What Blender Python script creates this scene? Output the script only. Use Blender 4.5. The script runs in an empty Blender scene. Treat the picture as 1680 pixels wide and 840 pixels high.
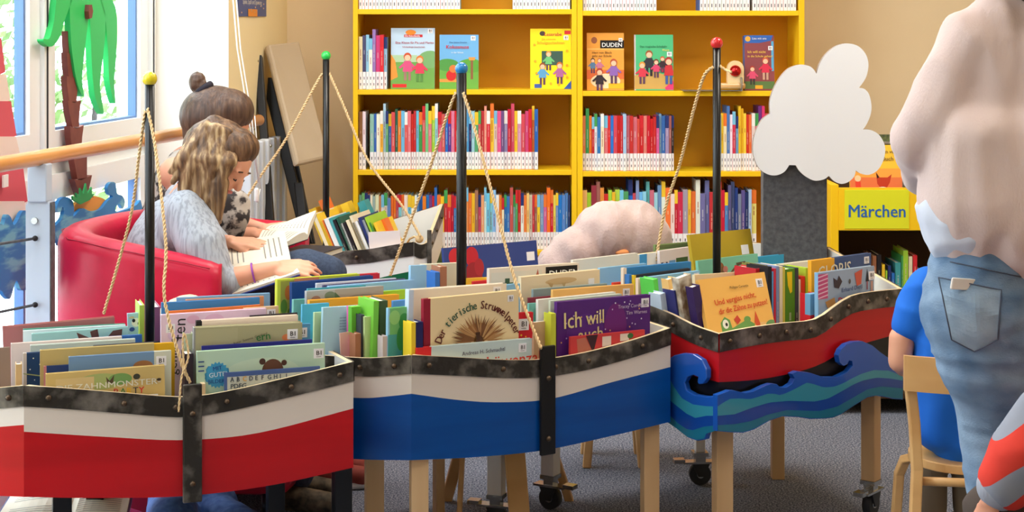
import bpy, bmesh, math, random
from mathutils import Vector, Matrix, Euler, noise
from mathutils.geometry import tessellate_polygon
random.seed(7)
S = bpy.context.scene
COL = S.collection
PI = math.pi
# ------------------------------------------------------------ camera, world, lights
F, CX, HY, CH = 2700.0, 840.0, 50.0, 1.45
cam = bpy.data.objects.new('camera', bpy.data.cameras.new('camera'))
COL.objects.link(cam)
cam.location = (0, 0, CH)
cam.rotation_euler = (PI / 2, 0, 0)
cam.data.sensor_width = 36
cam.data.lens = F / 1680 * 36
cam.data.shift_y = -(420 - HY) / 1680
cam.data.clip_start = .05
S.camera = cam
S.view_settings.view_transform = 'Standard'
S.view_settings.look = 'None'
S.view_settings.gamma = 1
S.view_settings.exposure = -0.08
S.view_settings.use_curve_mapping = False
w = bpy.data.worlds.new('sky'); S.world = w; w.use_nodes = True
bg = w.node_tree.nodes['Background']
bg.inputs[0].default_value = (.86, .93, 1, 1)
bg.inputs[1].default_value = 7.5
LAMPS = [(-.1, 2.2), (-.1, 3.9), (-.1, 5.55), (1.5, 3.0), (1.5, 4.9)]  # unseen ceiling lamps, added to light the shelves, boats and cloud
def area_light(x, y, z, sx, sy, power, col=(1, .93, .82)):
    l = bpy.data.lights.new('unseen_ceiling_light', 'AREA'); l.shape = 'RECTANGLE'
    l.size = sx; l.size_y = sy; l.energy = power; l.color = col
    o = bpy.data.objects.new('unseen_ceiling_light', l); COL.objects.link(o); o.location = (x, y, z)
    return o
for (x, y), e_ in zip(LAMPS, (5, 11, 32, 14, 38)):
    area_light(x, y, 2.80, .9, .5, e_)
# ------------------------------------------------------------ helpers
def W(px, py, y):
    return Vector(((px - CX) / F * y, y, CH - (py - HY) / F * y))
def Zat(py, y): return CH - (py - HY) * y / F
def hit(px, P, d):
    """point where the sight line of column px meets the plan line P + t d"""
    k = (px - CX) / F
    t = (k * P[1] - P[0]) / (d[0] - k * d[1])
    return (P[0] + t * d[0], P[1] + t * d[1])
def lin(c):
    if isinstance(c, str):
        c = [int(c[i:i + 2], 16) for i in (0, 2, 4)]
    r = []
    for v in c:
        v = v / 255
        r.append(v / 12.92 if v <= .04045 else ((v + .055) / 1.055) ** 2.4)
    return (*r, 1)
MC = {}
def mat(name, c, rough=.55, metal=0, c2=None, scale=20, bump=0, bscale=60, stretch=(1, 1, 1), coat=0, detail=3, lo=.35, hi=.65, sheen=0, bdist=.004):
    key = name
    if key in MC: return MC[key]
    m = bpy.data.materials.new(name); m.use_nodes = True
    nt = m.node_tree; b = nt.nodes['Principled BSDF']
    b.inputs['Base Color'].default_value = lin(c)
    b.inputs['Roughness'].default_value = rough
    b.inputs['Metallic'].default_value = metal
    b.inputs['Specular IOR Level'].default_value = .35
    if coat: b.inputs['Coat Weight'].default_value = coat
    if sheen: b.inputs['Sheen Weight'].default_value = sheen
    if c2 is not None or bump:
        tc = nt.nodes.new('ShaderNodeTexCoord'); mp = nt.nodes.new('ShaderNodeMapping')
        mp.inputs['Scale'].default_value = stretch
        nt.links.new(tc.outputs['Object'], mp.inputs[0])
    if c2 is not None:
        n = nt.nodes.new('ShaderNodeTexNoise'); n.inputs['Scale'].default_value = scale; n.inputs['Detail'].default_value = detail
        r = nt.nodes.new('ShaderNodeValToRGB'); r.color_ramp.elements[0].color = lin(c); r.color_ramp.elements[1].color = lin(c2)
        r.color_ramp.elements[0].position = lo; r.color_ramp.elements[1].position = hi
        nt.links.new(mp.outputs[0], n.inputs['Vector']); nt.links.new(n.outputs['Fac'], r.inputs[0]); nt.links.new(r.outputs[0], b.inputs['Base Color'])
    if bump:
        n2 = nt.nodes.new('ShaderNodeTexNoise'); n2.inputs['Scale'].default_value = bscale; n2.inputs['Detail'].default_value = 3
        bp = nt.nodes.new('ShaderNodeBump'); bp.inputs['Strength'].default_value = bump; bp.inputs['Distance'].default_value = bdist
        nt.links.new(mp.outputs[0], n2.inputs['Vector']); nt.links.new(n2.outputs['Fac'], bp.inputs['Height']); nt.links.new(bp.outputs[0], b.inputs['Normal'])
    MC[key] = m
    return m
def pm(c):
    """printed paper of colour c"""
    if not isinstance(c, str): c = '%02x%02x%02x' % tuple(c)
    return mat('paper_' + c, c, .42)
def emis(name, c, s):
    m = bpy.data.materials.new(name); m.use_nodes = True
    b = m.node_tree.nodes['Principled BSDF']; b.inputs['Base Color'].default_value = lin(c)
    b.inputs['Emission Color'].default_value = lin(c); b.inputs['Emission Strength'].default_value = s
    return m
class MB:
    def __init__(s): s.bm = bmesh.new(); s.mats = []; s.fixn = False
    def mi(s, m):
        if m not in s.mats: s.mats.append(m)
        return s.mats.index(m)
    def face(s, pts, m):
        vs = [s.bm.verts.new(p) for p in pts]
        f = s.bm.faces.new(vs); f.material_index = s.mi(m); return f
    def box(s, a, b, m, M=None):
        (x0, y0, z0), (x1, y1, z1) = a, b
        c = [Vector(p) for p in ((x0,y0,z0),(x1,y0,z0),(x1,y1,z0),(x0,y1,z0),(x0,y0,z1),(x1,y0,z1),(x1,y1,z1),(x0,y1,z1))]
        if M is not None: c = [M @ p for p in c]
        v = [s.bm.verts.new(p) for p in c]
        for q in ((0,3,2,1),(4,5,6,7),(0,1,5,4),(1,2,6,5),(2,3,7,6),(3,0,4,7)):
            f = s.bm.faces.new([v[i] for i in q]); f.material_index = s.mi(m)
    def prism(s, pts, m, M, z0, z1, mside=None):
        """pts 2D outline extruded z0..z1 in local frame M"""
        n = len(pts)
        A = [s.bm.verts.new(M @ Vector((x, y, z0))) for x, y in pts]
        B = [s.bm.verts.new(M @ Vector((x, y, z1))) for x, y in pts]
        fs = [s.bm.faces.new(A[::-1]), s.bm.faces.new(B)]
        for f in fs: f.material_index = s.mi(m)
        for i in range(n):
            f = s.bm.faces.new([A[i], A[(i+1) % n], B[(i+1) % n], B[i]]); f.material_index = s.mi(mside or m)
        tri = tessellate_polygon([[Vector((x, y, 0)) for x, y in pts]])
        for f in fs: s.bm.faces.remove(f)
        for t in tri:
            for vs in (A, B):
                try: f = s.bm.faces.new([vs[i] for i in t]); f.material_index = s.mi(m)
                except ValueError: pass
        s.fixn = True
    def poly(s, pts, m):
        f = s.face(pts, m); bmesh.ops.triangulate(s.bm, faces=[f])
    def tube(s, pts, r, m, n=8, cap=True, radii=None, smooth=True):
        pts = [Vector(p) for p in pts]; rings = []
        prev = None
        for i, p in enumerate(pts):
            t = (pts[min(i+1, len(pts)-1)] - pts[max(i-1, 0)]).normalized()
            if prev is None:
                a = t.orthogonal().normalized()
            else:
                a = (prev - t * prev.dot(t)).normalized()
            prev = a; b = t.cross(a)
            rr = radii[i] if radii else r
            rings.append([s.bm.verts.new(p + (a * math.cos(2*PI*k/n) + b * math.sin(2*PI*k/n)) * rr) for k in range(n)])
        for i in range(len(rings)-1):
            for k in range(n):
                f = s.bm.faces.new([rings[i][k], rings[i][(k+1) % n], rings[i+1][(k+1) % n], rings[i+1][k]])
                f.material_index = s.mi(m); f.smooth = smooth
        if cap:
            for rg in (rings[0][::-1], rings[-1]):
                f = s.bm.faces.new(rg); f.material_index = s.mi(m)
    def ball(s, c, r, m, sub=3, M=None):
        q = bmesh.ops.create_icosphere(s.bm, subdivisions=sub, radius=1)
        if isinstance(r, (int, float)): r = (r, r, r)
        for v in q['verts']:
            p = Vector((v.co.x*r[0], v.co.y*r[1], v.co.z*r[2]))
            if M is not None: p = M @ p
            v.co = p + Vector(c)
        for f in {f for v in q['verts'] for f in v.link_faces}: f.material_index = s.mi(m); f.smooth = True
    def cap(s, p0, p1, r0, r1, m=None, n=14):
        p0, p1 = Vector(p0), Vector(p1); d = p1 - p0
        L = d.length or 1e-5; t = d / L if d.length else Vector((0, 0, 1))
        pts, rad = [], []
        for k in range(1, 7): a = -PI/2 + k*PI/14; pts.append(p0 + t*r0*math.sin(a)); rad.append(max(r0*math.cos(a), 1e-4))
        pts.append(p0); rad.append(r0); pts.append(p1); rad.append(r1)
        for k in range(1, 7): a = k*PI/14; pts.append(p1 + t*r1*math.sin(a)); rad.append(max(r1*math.cos(a), 1e-4))
        rings = []; a = t.orthogonal().normalized(); b = t.cross(a)
        for p, rr in zip(pts, rad):
            rings.append([s.bm.verts.new(p + (a*math.cos(2*PI*k/n) + b*math.sin(2*PI*k/n))*rr) for k in range(n)])
        for i in range(len(rings)-1):
            for k in range(n):
                f = s.bm.faces.new([rings[i][k], rings[i][(k+1) % n], rings[i+1][(k+1) % n], rings[i+1][k]]); f.smooth = True
                if m: f.material_index = s.mi(m)
        for rg in (rings[0][::-1], rings[-1]): s.bm.faces.new(rg)
    def build(s, name, parent=None, bevel=0, fixn=False):
        if fixn or s.fixn: bmesh.ops.recalc_face_normals(s.bm, faces=s.bm.faces)
        me = bpy.data.meshes.new(name); s.bm.to_mesh(me); s.bm.free()
        for m in s.mats: me.materials.append(m)
        o = bpy.data.objects.new(name, me); COL.objects.link(o)
        if parent: o.parent = parent
        if bevel:
            b = o.modifiers.new('bevel', 'BEVEL'); b.width = bevel; b.segments = 2; b.limit_method = 'ANGLE'
        return o
def tag(o, label, cat, group=None, kind=None):
    o['label'] = label; o['category'] = cat
    if group: o['group'] = group
    if kind: o['kind'] = kind
    return o
def empty(name, loc=(0, 0, 0), rot=(0, 0, 0)):
    o = bpy.data.objects.new(name, None); COL.objects.link(o); o.location = loc; o.rotation_euler = rot
    o.empty_display_size = .05
    return o
def struct(o):
    o['kind'] = 'structure'; return o
def organic(name, shapes, m, parent=None, voxel=.008, smooth=6, streak=None, fold=None):
    """capsules ('c',p0,p1,r0,r1) and ellipsoids ('e',centre,radii,rot) fused into one continuous skin"""
    b = MB()
    for q in shapes:
        if q[0] == 'c': b.cap(q[1], q[2], q[3], q[4])
        else:
            M = Euler(q[3]).to_matrix() if len(q) > 3 else None
            b.ball(q[1], q[2], m, 3, M)
    o = b.build(name, parent)
    o.data.materials.clear(); o.data.materials.append(m)
    r = o.modifiers.new('r', 'REMESH'); r.mode = 'VOXEL'; r.voxel_size = voxel
    if smooth:
        s_ = o.modifiers.new('s', 'SMOOTH'); s_.iterations = smooth; s_.factor = .5
    dg = bpy.context.evaluated_depsgraph_get()
    me = bpy.data.meshes.new_from_object(o.evaluated_get(dg))
    if fold:
        me.calc_loop_triangles()
        amp, sc, st = fold
        nn = [v.normal.copy() for v in me.vertices]
        for v, n in zip(me.vertices, nn):
            q = Vector((v.co.x*st[0], v.co.y*st[1], v.co.z*st[2])) * sc
            v.co += n * amp * (1 - 2*abs(noise.noise(q)))
    old = o.data; o.modifiers.clear(); o.data = me; bpy.data.meshes.remove(old)
    for p in me.polygons: p.use_smooth = True; p.material_index = 0
    me.name = name
    return o
TXC = {}
def text_mesh(txt, size, m, bold=0):
    c = bpy.data.curves.new('t', 'FONT'); c.body = txt; c.size = size; c.align_x = 'LEFT'; c.resolution_u = 2
    c.offset = bold
    o = bpy.data.objects.new('t', c); COL.objects.link(o)
    dg = bpy.context.evaluated_depsgraph_get()
    me = bpy.data.meshes.new_from_object(o.evaluated_get(dg))
    bpy.data.objects.remove(o); bpy.data.curves.remove(c)
    return me
def add_text(b, txt, x, z, size, m, y=-.0012, ang=0, center=False, bold=0, sx=1, M=None):
    """appends letters to MB b, facing -Y, baseline at (x,z)"""
    me = text_mesh(txt, size, m, 0)
    if not len(me.vertices): return 0
    xs = [v.co.x for v in me.vertices]; wd = max(xs) * sx
    off = -wd/2 if center else 0
    ca, sa = math.cos(ang), math.sin(ang)
    vs = []
    for kk, (bx, bz) in enumerate(((0, 0),) if not bold else ((-bold*.8, 0), (bold*.8, 0), (0, bold*.6))):
        vs = []
        for v in me.vertices:
            lx, lz = v.co.x*sx + off + bx, v.co.y + bz
            p = Vector((x + lx*ca - lz*sa, y - kk*.00012, z + lx*sa + lz*ca))
            if M is not None: p = M @ p
            vs.append(b.bm.verts.new(p))
        for p in me.polygons:
            try:
                f = b.bm.faces.new([vs[i] for i in p.vertices]); f.material_index = b.mi(m)
            except ValueError: pass
    bpy.data.meshes.remove(me)
    return wd
# ------------------------------------------------------------ materials
M_wood = mat('light_wood', (222, 186, 140), .5, c2=(205, 165, 118), scale=8, stretch=(1, 1, .12), bump=.1)
M_rail = mat('rail_wood', (226, 160, 92), .35, c2=(212, 140, 74), scale=9, stretch=(1, .2, 1), coat=.3)
M_ply = mat('plywood_edge', (226, 200, 160), .6)
M_white = mat('white_paint', (235, 232, 228), .45)
M_hullw = mat('hull_white_paint', (228, 216, 205), .4, bump=.05, bscale=30)
M_hullr = mat('hull_red_paint', (196, 20, 28), .33, c2=(182, 16, 24), scale=5, stretch=(.3, .3, 3))
M_hullb = mat('hull_blue_paint', (0, 78, 160), .3, c2=(0, 68, 146), scale=6, stretch=(.3, .3, 3))
M_hullk = mat('hull_black_paint', (16, 14, 15), .35)
M_green = mat('hull_green_paint', (10, 95, 60), .4)
M_rim = mat('dark_metal_band', (56, 52, 47), .38, .35, c2=(134, 127, 118), scale=18, bump=.5, bscale=45, detail=7, lo=.46, hi=.70)
M_bolt = mat('bronze_bolt', (88, 70, 54), .3, .6)
M_black = mat('black_paint', (18, 17, 18), .28)
M_chrome = mat('chrome', (190, 190, 188), .22, .9)
M_rubber = mat('caster_rubber', (48, 50, 54), .6)
M_rope = mat('sisal_rope', (222, 190, 142), .8, bump=.4, bscale=300)
M_yel = mat('yellow_shelf', (244, 196, 22), .45)
M_yel2 = mat('ochre_shelf_back', (226, 160, 18), .55, bump=.05, bscale=10)
M_page = mat('book_pages', (240, 232, 214), .7)
M_sofa = mat('red_leather', (200, 24, 62), .36, c2=(186, 18, 54), scale=10, bump=.12, bscale=40)
M_skin = mat('skin', (232, 172, 142), .5, c2=(222, 155, 126), scale=6)
M_lwhite = mat('label_white', (240, 238, 242), .4)
M_ink = mat('ink', (40, 36, 40), .6)
M_seat = mat('chair_wood', (226, 180, 120), .4, c2=(212, 162, 102), scale=9, stretch=(.2, 1, 1), coat=.2)
# ------------------------------------------------------------ room shell
def box_obj(name, a, b, m, parent=None, bevel=0):
    q = MB(); q.box(a, b, m); return q.build(name, parent, bevel)
M_wall = mat('cream_wall', (228, 206, 170), .85, c2=(224, 201, 164), scale=3, bump=.05, bscale=90)
M_wallL = mat('pale_cream_wall', (234, 216, 172), .85)
mc = mat('blue_grey_carpet', (72, 80, 100), .95, c2=(150, 154, 168), scale=170, detail=2, lo=.44, hi=.6, bump=.5, bscale=260)
struct(box_obj('floor', (-4.5, -1.2, -.1), (3.4, 7.3, 0), mc))
struct(box_obj('ceiling', (-1.2, -1.2, 2.85), (3.4, 7.3, 2.95), mat('ceiling_white', (240, 236, 228), .9)))
struct(box_obj('wall_back', (-1.6, 7.08, 0), (3.4, 7.2, 2.85), M_wall))
struct(box_obj('wall_right', (3.0, -1.2, 0), (3.12, 7.08, 2.85), M_wall))
struct(box_obj('wall_front', (-2.4, -1.3, 0), (3.4, -1.2, 2.85), M_wall))
# left wall: pier by the corner, deep window reveal, glazing further out
def wl(y, off=0): return -1.069 + .115 * (y - 6.2) + off      # inner wall face
def wg(y, off=0): return -1.40 + .115 * (y - 6.2) + off       # glazing plane
GD = Vector((.115, 1, 0)).normalized(); GN = Vector((1, -.115, 0)).normalized()
q = MB()
pts = [(wl(6.2), 6.2), (wl(7.1), 7.1), (wl(7.1) - .5, 7.1), (wl(6.2) - .42, 6.2)]
q.prism(pts, M_wallL, Matrix.Identity(4), 0, 2.85)
struct(q.build('wall_left', None, fixn=True))
q = MB(); q.prism([(wg(3.14) - .06, 3.14), (wl(3.14), 3.14), (wl(-1.2), -1.2), (wg(-1.2) - .06, -1.2)], M_wallL, Matrix.Identity(4), 0, 2.85)  # unseen solid stretch instead of glazing, added to cut daylight on front faces
struct(q.build('wall_left'))
q = MB(); q.prism([(wl(6.2) + .002, 6.192), (wl(6.2) + .002, 6.1995), (wg(6.2) + .04, 6.1995), (wg(6.2) + .04, 6.192)], mat('reveal_daylit', (246, 243, 234), .8), Matrix.Identity(4), 0, 2.85)  # thin sheet whose whiter colour carries the daylight glare on the reveal
struct(q.build('lit_reveal_face_1'))
M_frame = mat('window_frame_white', (236, 240, 240), .4)
M_blue = mat('window_gasket_blue', (96, 128, 176), .5)
gm = bpy.data.materials.new('window_glass'); gm.use_nodes = True
nt = gm.node_tree; nt.nodes.clear()
o_ = nt.nodes.new('ShaderNodeOutputMaterial'); mx = nt.nodes.new('ShaderNodeMixShader'); tr = nt.nodes.new('ShaderNodeBsdfTransparent'); gl = nt.nodes.new('ShaderNodeBsdfGlossy')
gl.inputs['Roughness'].default_value = .02; mx.inputs[0].default_value = .06
tr.inputs[0].default_value = (.96, .99, .98, 1)
nt.links.new(tr.outputs[0], mx.inputs[1]); nt.links.new(gl.outputs[0], mx.inputs[2]); nt.links.new(mx.outputs[0], o_.inputs[0])
def gbox(b, y0, y1, z0, z1, off, th, m):
    """box lying in the glazing plane from y0 to y1"""
    p = [Vector((wg(y0), y0, 0)) + GN*off, Vector((wg(y1), y1, 0)) + GN*off, Vector((wg(y1), y1, 0)) + GN*(off+th), Vector((wg(y0), y0, 0)) + GN*(off+th)]
    b.prism([(v.x, v.y) for v in p], m, Matrix.Identity(4), z0, z1)
edges = [6.16, 5.16, 4.16, 3.16]
for i in range(len(edges)-1):
    y1, y0 = edges[i], edges[i+1]
    fr = MB()
    for (z0, z1) in ((0.02, .99), (1.04, 2.8)):
        gbox(fr, y0 + .02, y0 + .10, z0, z1, 0, .05, M_frame); gbox(fr, y1 - .10, y1 - .02, z0, z1, 0, .05, M_frame)
        gbox(fr, y0 + .10, y1 - .10, z0, z0 + .09, 0, .05, M_frame); gbox(fr, y0 + .10, y1 - .10, z1 - .08, z1, 0, .05, M_frame)
        gbox(fr, y0 + .10, y0 + .106, z0 + .09, z1 - .08, .005, .03, M_blue); gbox(fr, y1 - .112, y1 - .10, z0 + .09, z1 - .08, .005, .03, M_blue)
        gbox(fr, y0 + .112, y1 - .116, z0 + .09, z0 + .098, .005, .03, M_blue)
    gbox(fr, y1 - .02, y1 + .02, 0, 2.85, -.01, .075, M_frame)
    gbox(fr, y0 + .02, y1 - .02, .99, 1.04, .01, .02, M_frame)
    gbox(fr, y1 - .005, y1 + .005, .99, 2.85, .0652, .002, mat('dark_gasket', (40, 40, 50), .6))
    o = struct(fr.build('window_%d' % (i + 1), None, fixn=True))
    gb = MB()
    gbox(gb, y0 + .10, y1 - .10, .11, .92, .014, .006, gm); gbox(gb, y0 + .10, y1 - .10, 1.12, 2.73, .014, .006, gm)
    gb.build('pane', o, fixn=True)
# outside: terrace, brick house and shrubs
M_ground = mat('terrace_paving', (190, 188, 180), .9, c2=(170, 170, 160), scale=6)
struct(box_obj('terrace', (-14, -4, -.14), (-4.5, 22, -.04), M_ground))
br = bpy.data.materials.new('brick'); br.use_nodes = True
nt = br.node_tree; tx = nt.nodes.new('ShaderNodeTexBrick'); tc = nt.nodes.new('ShaderNodeTexCoord'); mp = nt.nodes.new('ShaderNodeMapping')
mp.inputs['Rotation'].default_value = (PI/2, 0, 0)
nt.links.new(tc.outputs['Object'], mp.inputs[0]); nt.links.new(mp.outputs[0], tx.inputs['Vector'])
tx.inputs['Color1'].default_value = lin((214, 160, 140)); tx.inputs['Color2'].default_value = lin((205, 145, 125)); tx.inputs['Mortar'].default_value = lin((200, 195, 190))
tx.inputs['Scale'].default_value = 3.2
nt.links.new(tx.outputs[0], nt.nodes['Principled BSDF'].inputs['Base Color'])
hs = MB(); hs.box((-2.82, 14.0, -.1), (-2.2, 14.3, 5), br); hs.box((-2.9, 13.9, 5), (-2.1, 14.4, 5.1), M_white)
o = hs.build('brick_house'); tag(o, 'pale brick building wall outside beyond the palm window', 'building')
M_leaf = mat('shrub_leaf', (120, 150, 92), .7, c2=(96, 126, 70), scale=10)
sh = MB(); rnd = random.Random(3)
for k in range(5200):
    c = Vector((rnd.uniform(-5.2, -2.55), rnd.uniform(9.5, 11.5), rnd.uniform(0.05, 3.6)))
    n = Vector((rnd.uniform(-1, 1), rnd.uniform(-1, 1), rnd.uniform(-1, 1))).normalized(); a = n.orthogonal().normalized(); b_ = n.cross(a)
    s_ = rnd.uniform(.03, .07)
    sh.face([c - a*s_, c + b_*s_*.5, c + a*s_, c - b_*s_*.5], M_leaf)
for k in range(7):
    x = -5 + k*.38; sh.tube([(x, 10.4, -.04), (x + .1, 10.5, 1.4), (x - .1, 10.6, 3)], .02, M_ink, 6)
o = sh.build('garden_hedge'); tag(o, 'pale leafy hedge outside behind the window with the palm', 'hedge')
# housings for the unseen, added ceiling lamps
for i, (x, y) in enumerate(LAMPS):
    t = empty('unseen_ceiling_lamp', (x, y, 2.80))
    tag(t, 'unseen flat rectangular ceiling lamp added above ' + ['the entrance side', 'the front boats', 'the reading corner', 'the standing adult', 'the steamship and cloud'][i], 'lamp', 'unseen ceiling lamps')
    b = MB(); b.box((-.48, -.28, 0.012), (.48, .28, .05), M_white); b.build('housing', t)
# radiator below the rail by the pier
b = MB()
for k in range(7):
    y = 6.24 + k*.085
    b.box((wl(y) + .035, y, .30), (wl(y) + .075, y + .07, 1.02), mat('radiator_white', (224, 232, 244), .35))
b.box((wl(6.24) + .004, 6.25, .34), (wl(6.24) + .03, 6.83, .38), M_white)
tag(b.build('radiator', None, .006), 'pale white radiator low on the wall beyond the reading girls', 'radiator')
# ------------------------------------------------------------ books
CN = {'r': ('red', (205, 38, 48)), 'R': ('dark red', (140, 28, 42)), 'o': ('orange', (232, 118, 48)), 'y': ('yellow', (238, 196, 52)), 'g': ('green', (70, 158, 84)),
      'G': ('dark green', (34, 84, 66)), 'b': ('blue', (44, 110, 190)), 'B': ('navy', (38, 52, 112)), 'c': ('light blue', (120, 188, 222)), 'w': ('white', (236, 234, 232)),
      'k': ('black', (36, 32, 36)), 'p': ('purple', (108, 62, 140)), 'm': ('pink', (214, 62, 120)), 'n': ('brown', (150, 96, 66)), 'e': ('cream', (232, 218, 186)),
      't': ('teal', (66, 152, 156)), 's': ('grey', (150, 156, 162)), 'l': ('lime', (160, 204, 60))}
def book_closed(name, Wd, H, T, cover, spine=None, spine_w=0, parent=None, second=None, pages=None):
    """cover faces -Y; origin bottom left of the front board; spine on the left"""
    b = MB(); cm = pm(cover); sm = pm(spine) if spine else cm
    th = min(.002, T*.25)
    def board(y0, y1):
        if spine_w: b.box((0, y0, 0), (spine_w, y1, H), sm)
        x0 = spine_w
        if second:
            xs = Wd * second[0]; b.box((x0, y0, 0), (xs, y1, H), cm); b.box((xs, y0, 0), (Wd, y1, H), pm(second[1]))
        else: b.box((x0, y0, 0), (Wd, y1, H), cm)
    board(0, th); board(T - th, T)
    b.box((0, th, 0), (th, T - th, H), sm)
    o = b.build(name, parent)
    p = MB(); p.box((th, th, .003), (Wd - .004, T - th, H - .003), pages or M_page); p.build('pages', o)
    return o
def sticker(o, x, z, s=.03, txt='B1', qr=False):
    b = MB(); b.box((x, -.0008, z), (x + s, -.0001, z + s*.95), M_lwhite)
    st = b.build('library_sticker', o)
    b = MB()
    if txt:
        add_text(b, txt, x + s*.5, z + s*.32, s*.62, M_ink, -.0012, center=True, bold=s*.012)
        b.face([(x + s*.25, -.0012, z + s*.14), (x + s*.75, -.0012, z + s*.14), (x + s*.75, -.0012, z + s*.18), (x + s*.25, -.0012, z + s*.18)], M_ink)
        b.build('sticker_text', st)
    else: b.bm.free()
def art(o, items, Wd, H, name='illustration'):
    """items in cover units 0..1 (x) and 0..1 (z from top down)"""
    b = MB(); k = 0
    for it in items:
        k += 1; y = -.0003 - k*.00012; m = pm(it[-1])
        if it[0] == 'e':
            _, cx, cz, rx, rz, _c = it
            pts, seen = [], set()
            for a in range(24):
                p = (min(Wd, max(0, (cx + rx*math.cos(a*PI/12))*Wd)), y, min(H, max(0, H - cz*Wd + rz*Wd*math.sin(a*PI/12))))
                k_ = (round(p[0], 5), round(p[2], 5))
                if k_ not in seen: seen.add(k_); pts.append(p)
            if len(pts) > 2: b.face(pts, m)
        elif it[0] == 'p':
            b.poly([(min(Wd, max(0, x*Wd)), y, max(0, H - z*Wd) + .00001*q_) for q_, (x, z) in enumerate(it[1])], m)
        elif it[0] == 'r':
            _, x0, z0, x1, z1, _c = it
            z1 = min(z1, H/Wd); x1 = min(x1, 1)
            if z0 >= z1: continue
            b.face([(x0*Wd, y, H - z1*Wd), (x1*Wd, y, H - z1*Wd), (x1*Wd, y, H - z0*Wd), (x0*Wd, y, H - z0*Wd)], m)
    return b.build(name, o)
def title(o, items, Wd, H):
    """(text, x, z-from-top, size, colour, angle) all in cover-width units"""
    b = MB()
    for it in items:
        t, x, z, s, c = it[:5]; a = it[5] if len(it) > 5 else 0; sx = it[6] if len(it) > 6 else 1
        add_text(b, t, x*Wd, H - z*Wd, s*Wd, pm(c), -.0028, a, bold=.012*s*Wd, sx=sx)
    return b.build('title', o)
# --- books standing with the spine outwards
def spine_book(name, T, D, H, c, c2=None, label=True, loc=(0, 0, 0), yaw=0, tilt=0, words=None, lab_h=.072, top=None, depthpages=True):
    """spine faces -Y, thickness along X, origin bottom-left; tilt>0 leans its top to the left"""
    b = MB(); cm = pm(c)
    th = min(.0018, T*.2)
    b.box((0, 0, 0), (T, .002, H), cm)
    b.box((0, .002, 0), (th, D, H), cm); b.box((T - th, .002, 0), (T, D, H), cm)
    b.box((th, .002, .003), (T - th, D - .004, H - .004), M_page)
    if c2: b.box((-.0001, -.0004, H*.78), (T + .0001, .02, H + .0001), pm(c2))
    if words:
        z = H*random.uniform(.6, .76)
        wm_ = pm(tuple(int((words[1][q_]*.6 + (c[q_] if not isinstance(c, str) else 120)*.4)/20)*20 for q_ in range(3)))
        for k in range(words[0]):
            l = H * random.uniform(.04, .16)
            if z - l < (lab_h if label else .02) + .008: break
            b.face([(T*.4, -.0006, z - l), (T*.6, -.0006, z - l), (T*.6, -.0006, z), (T*.4, -.0006, z)], wm_)
            z -= l + .004
    o = b.build(name)
    o.location = loc; o.rotation_euler = (Matrix.Rotation(yaw, 3, 'Z') @ Matrix.Rotation(-tilt, 3, 'Y')).to_euler()
    if label:
        l = MB(); l.box((.0004, -.0009, .002), (T - .0004, -.0001, lab_h), M_lwhite)
        for z0, z1 in ((.016, .026), (.040, .052)):
            l.face([(T*.36, -.0011, z0), (T*.6, -.0011, z0), (T*.6, -.0011, z1), (T*.36, -.0011, z1)], pm((90, 84, 100)))
        l.build('call_number_label', o)
    return o
LABELS = {}
def uniq(pending):
    """labels that would repeat get an ordinal counted from the left"""
    d = {}
    for o, lb, x, cat, grp in pending: d.setdefault(lb, []).append((x, o, cat, grp))
    words = ['leftmost', 'second', 'third', 'fourth', 'fifth', 'sixth', 'seventh']
    for lb, l in d.items():
        l.sort(key=lambda q: q[0])
        for k, (x, o, cat, grp) in enumerate(l):
            s = lb
            if len(l) > 1: s = (('%s of such: ' % ('leftmost' if k == 0 else 'rightmost' if k == len(l)-1 else words[min(k, 6)] + ' from left')) + lb)
            tag(o, s, cat, grp)
# ------------------------------------------------------------ bookcase
YB = 6.75; SB = F / YB
def X(px, y=YB): return (px - CX) / F * y
case = empty('bookcase', (X(950), YB, 0))
tag(case, 'tall yellow two-bay bookcase full of paperbacks against the back wall', 'bookcase')
def cb(name, a, b, m):
    q = MB(); q.box((a[0] - X(950), a[1] - YB, a[2]), (b[0] - X(950), b[1] - YB, b[2]), m); return q.build(name, case, .0015)
bays = [(587, 938), (956, 1311)]
cb('side_panel', (X(579), YB, 0), (X(587), YB + .30, 2.4), M_yel)
cb('side_panel', (X(938), YB, 0), (X(946.6), YB + .30, 2.4), M_yel)
cb('side_panel', (X(947.2), YB, 0), (X(956), YB + .30, 2.4), M_yel)
cb('side_panel', (X(1311), YB, 0), (X(1320), YB + .30, 2.4), M_yel)
TOPS = [1.8675, 1.5375, 1.2075, .8775, .5475, .2175]
for bi, (a, b) in enumerate(bays):
    cb('back_panel', (X(a), YB + .285, .1), (X(b), YB + .298, 2.38), M_yel2)
    for z in TOPS + [2.2, .08]:
        dz = -.006 if bi else 0
        cb('shelf', (X(a), YB + .002, z - .021 + dz), (X(b), YB + .285, z + dz), M_yel)
pend = []
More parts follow.
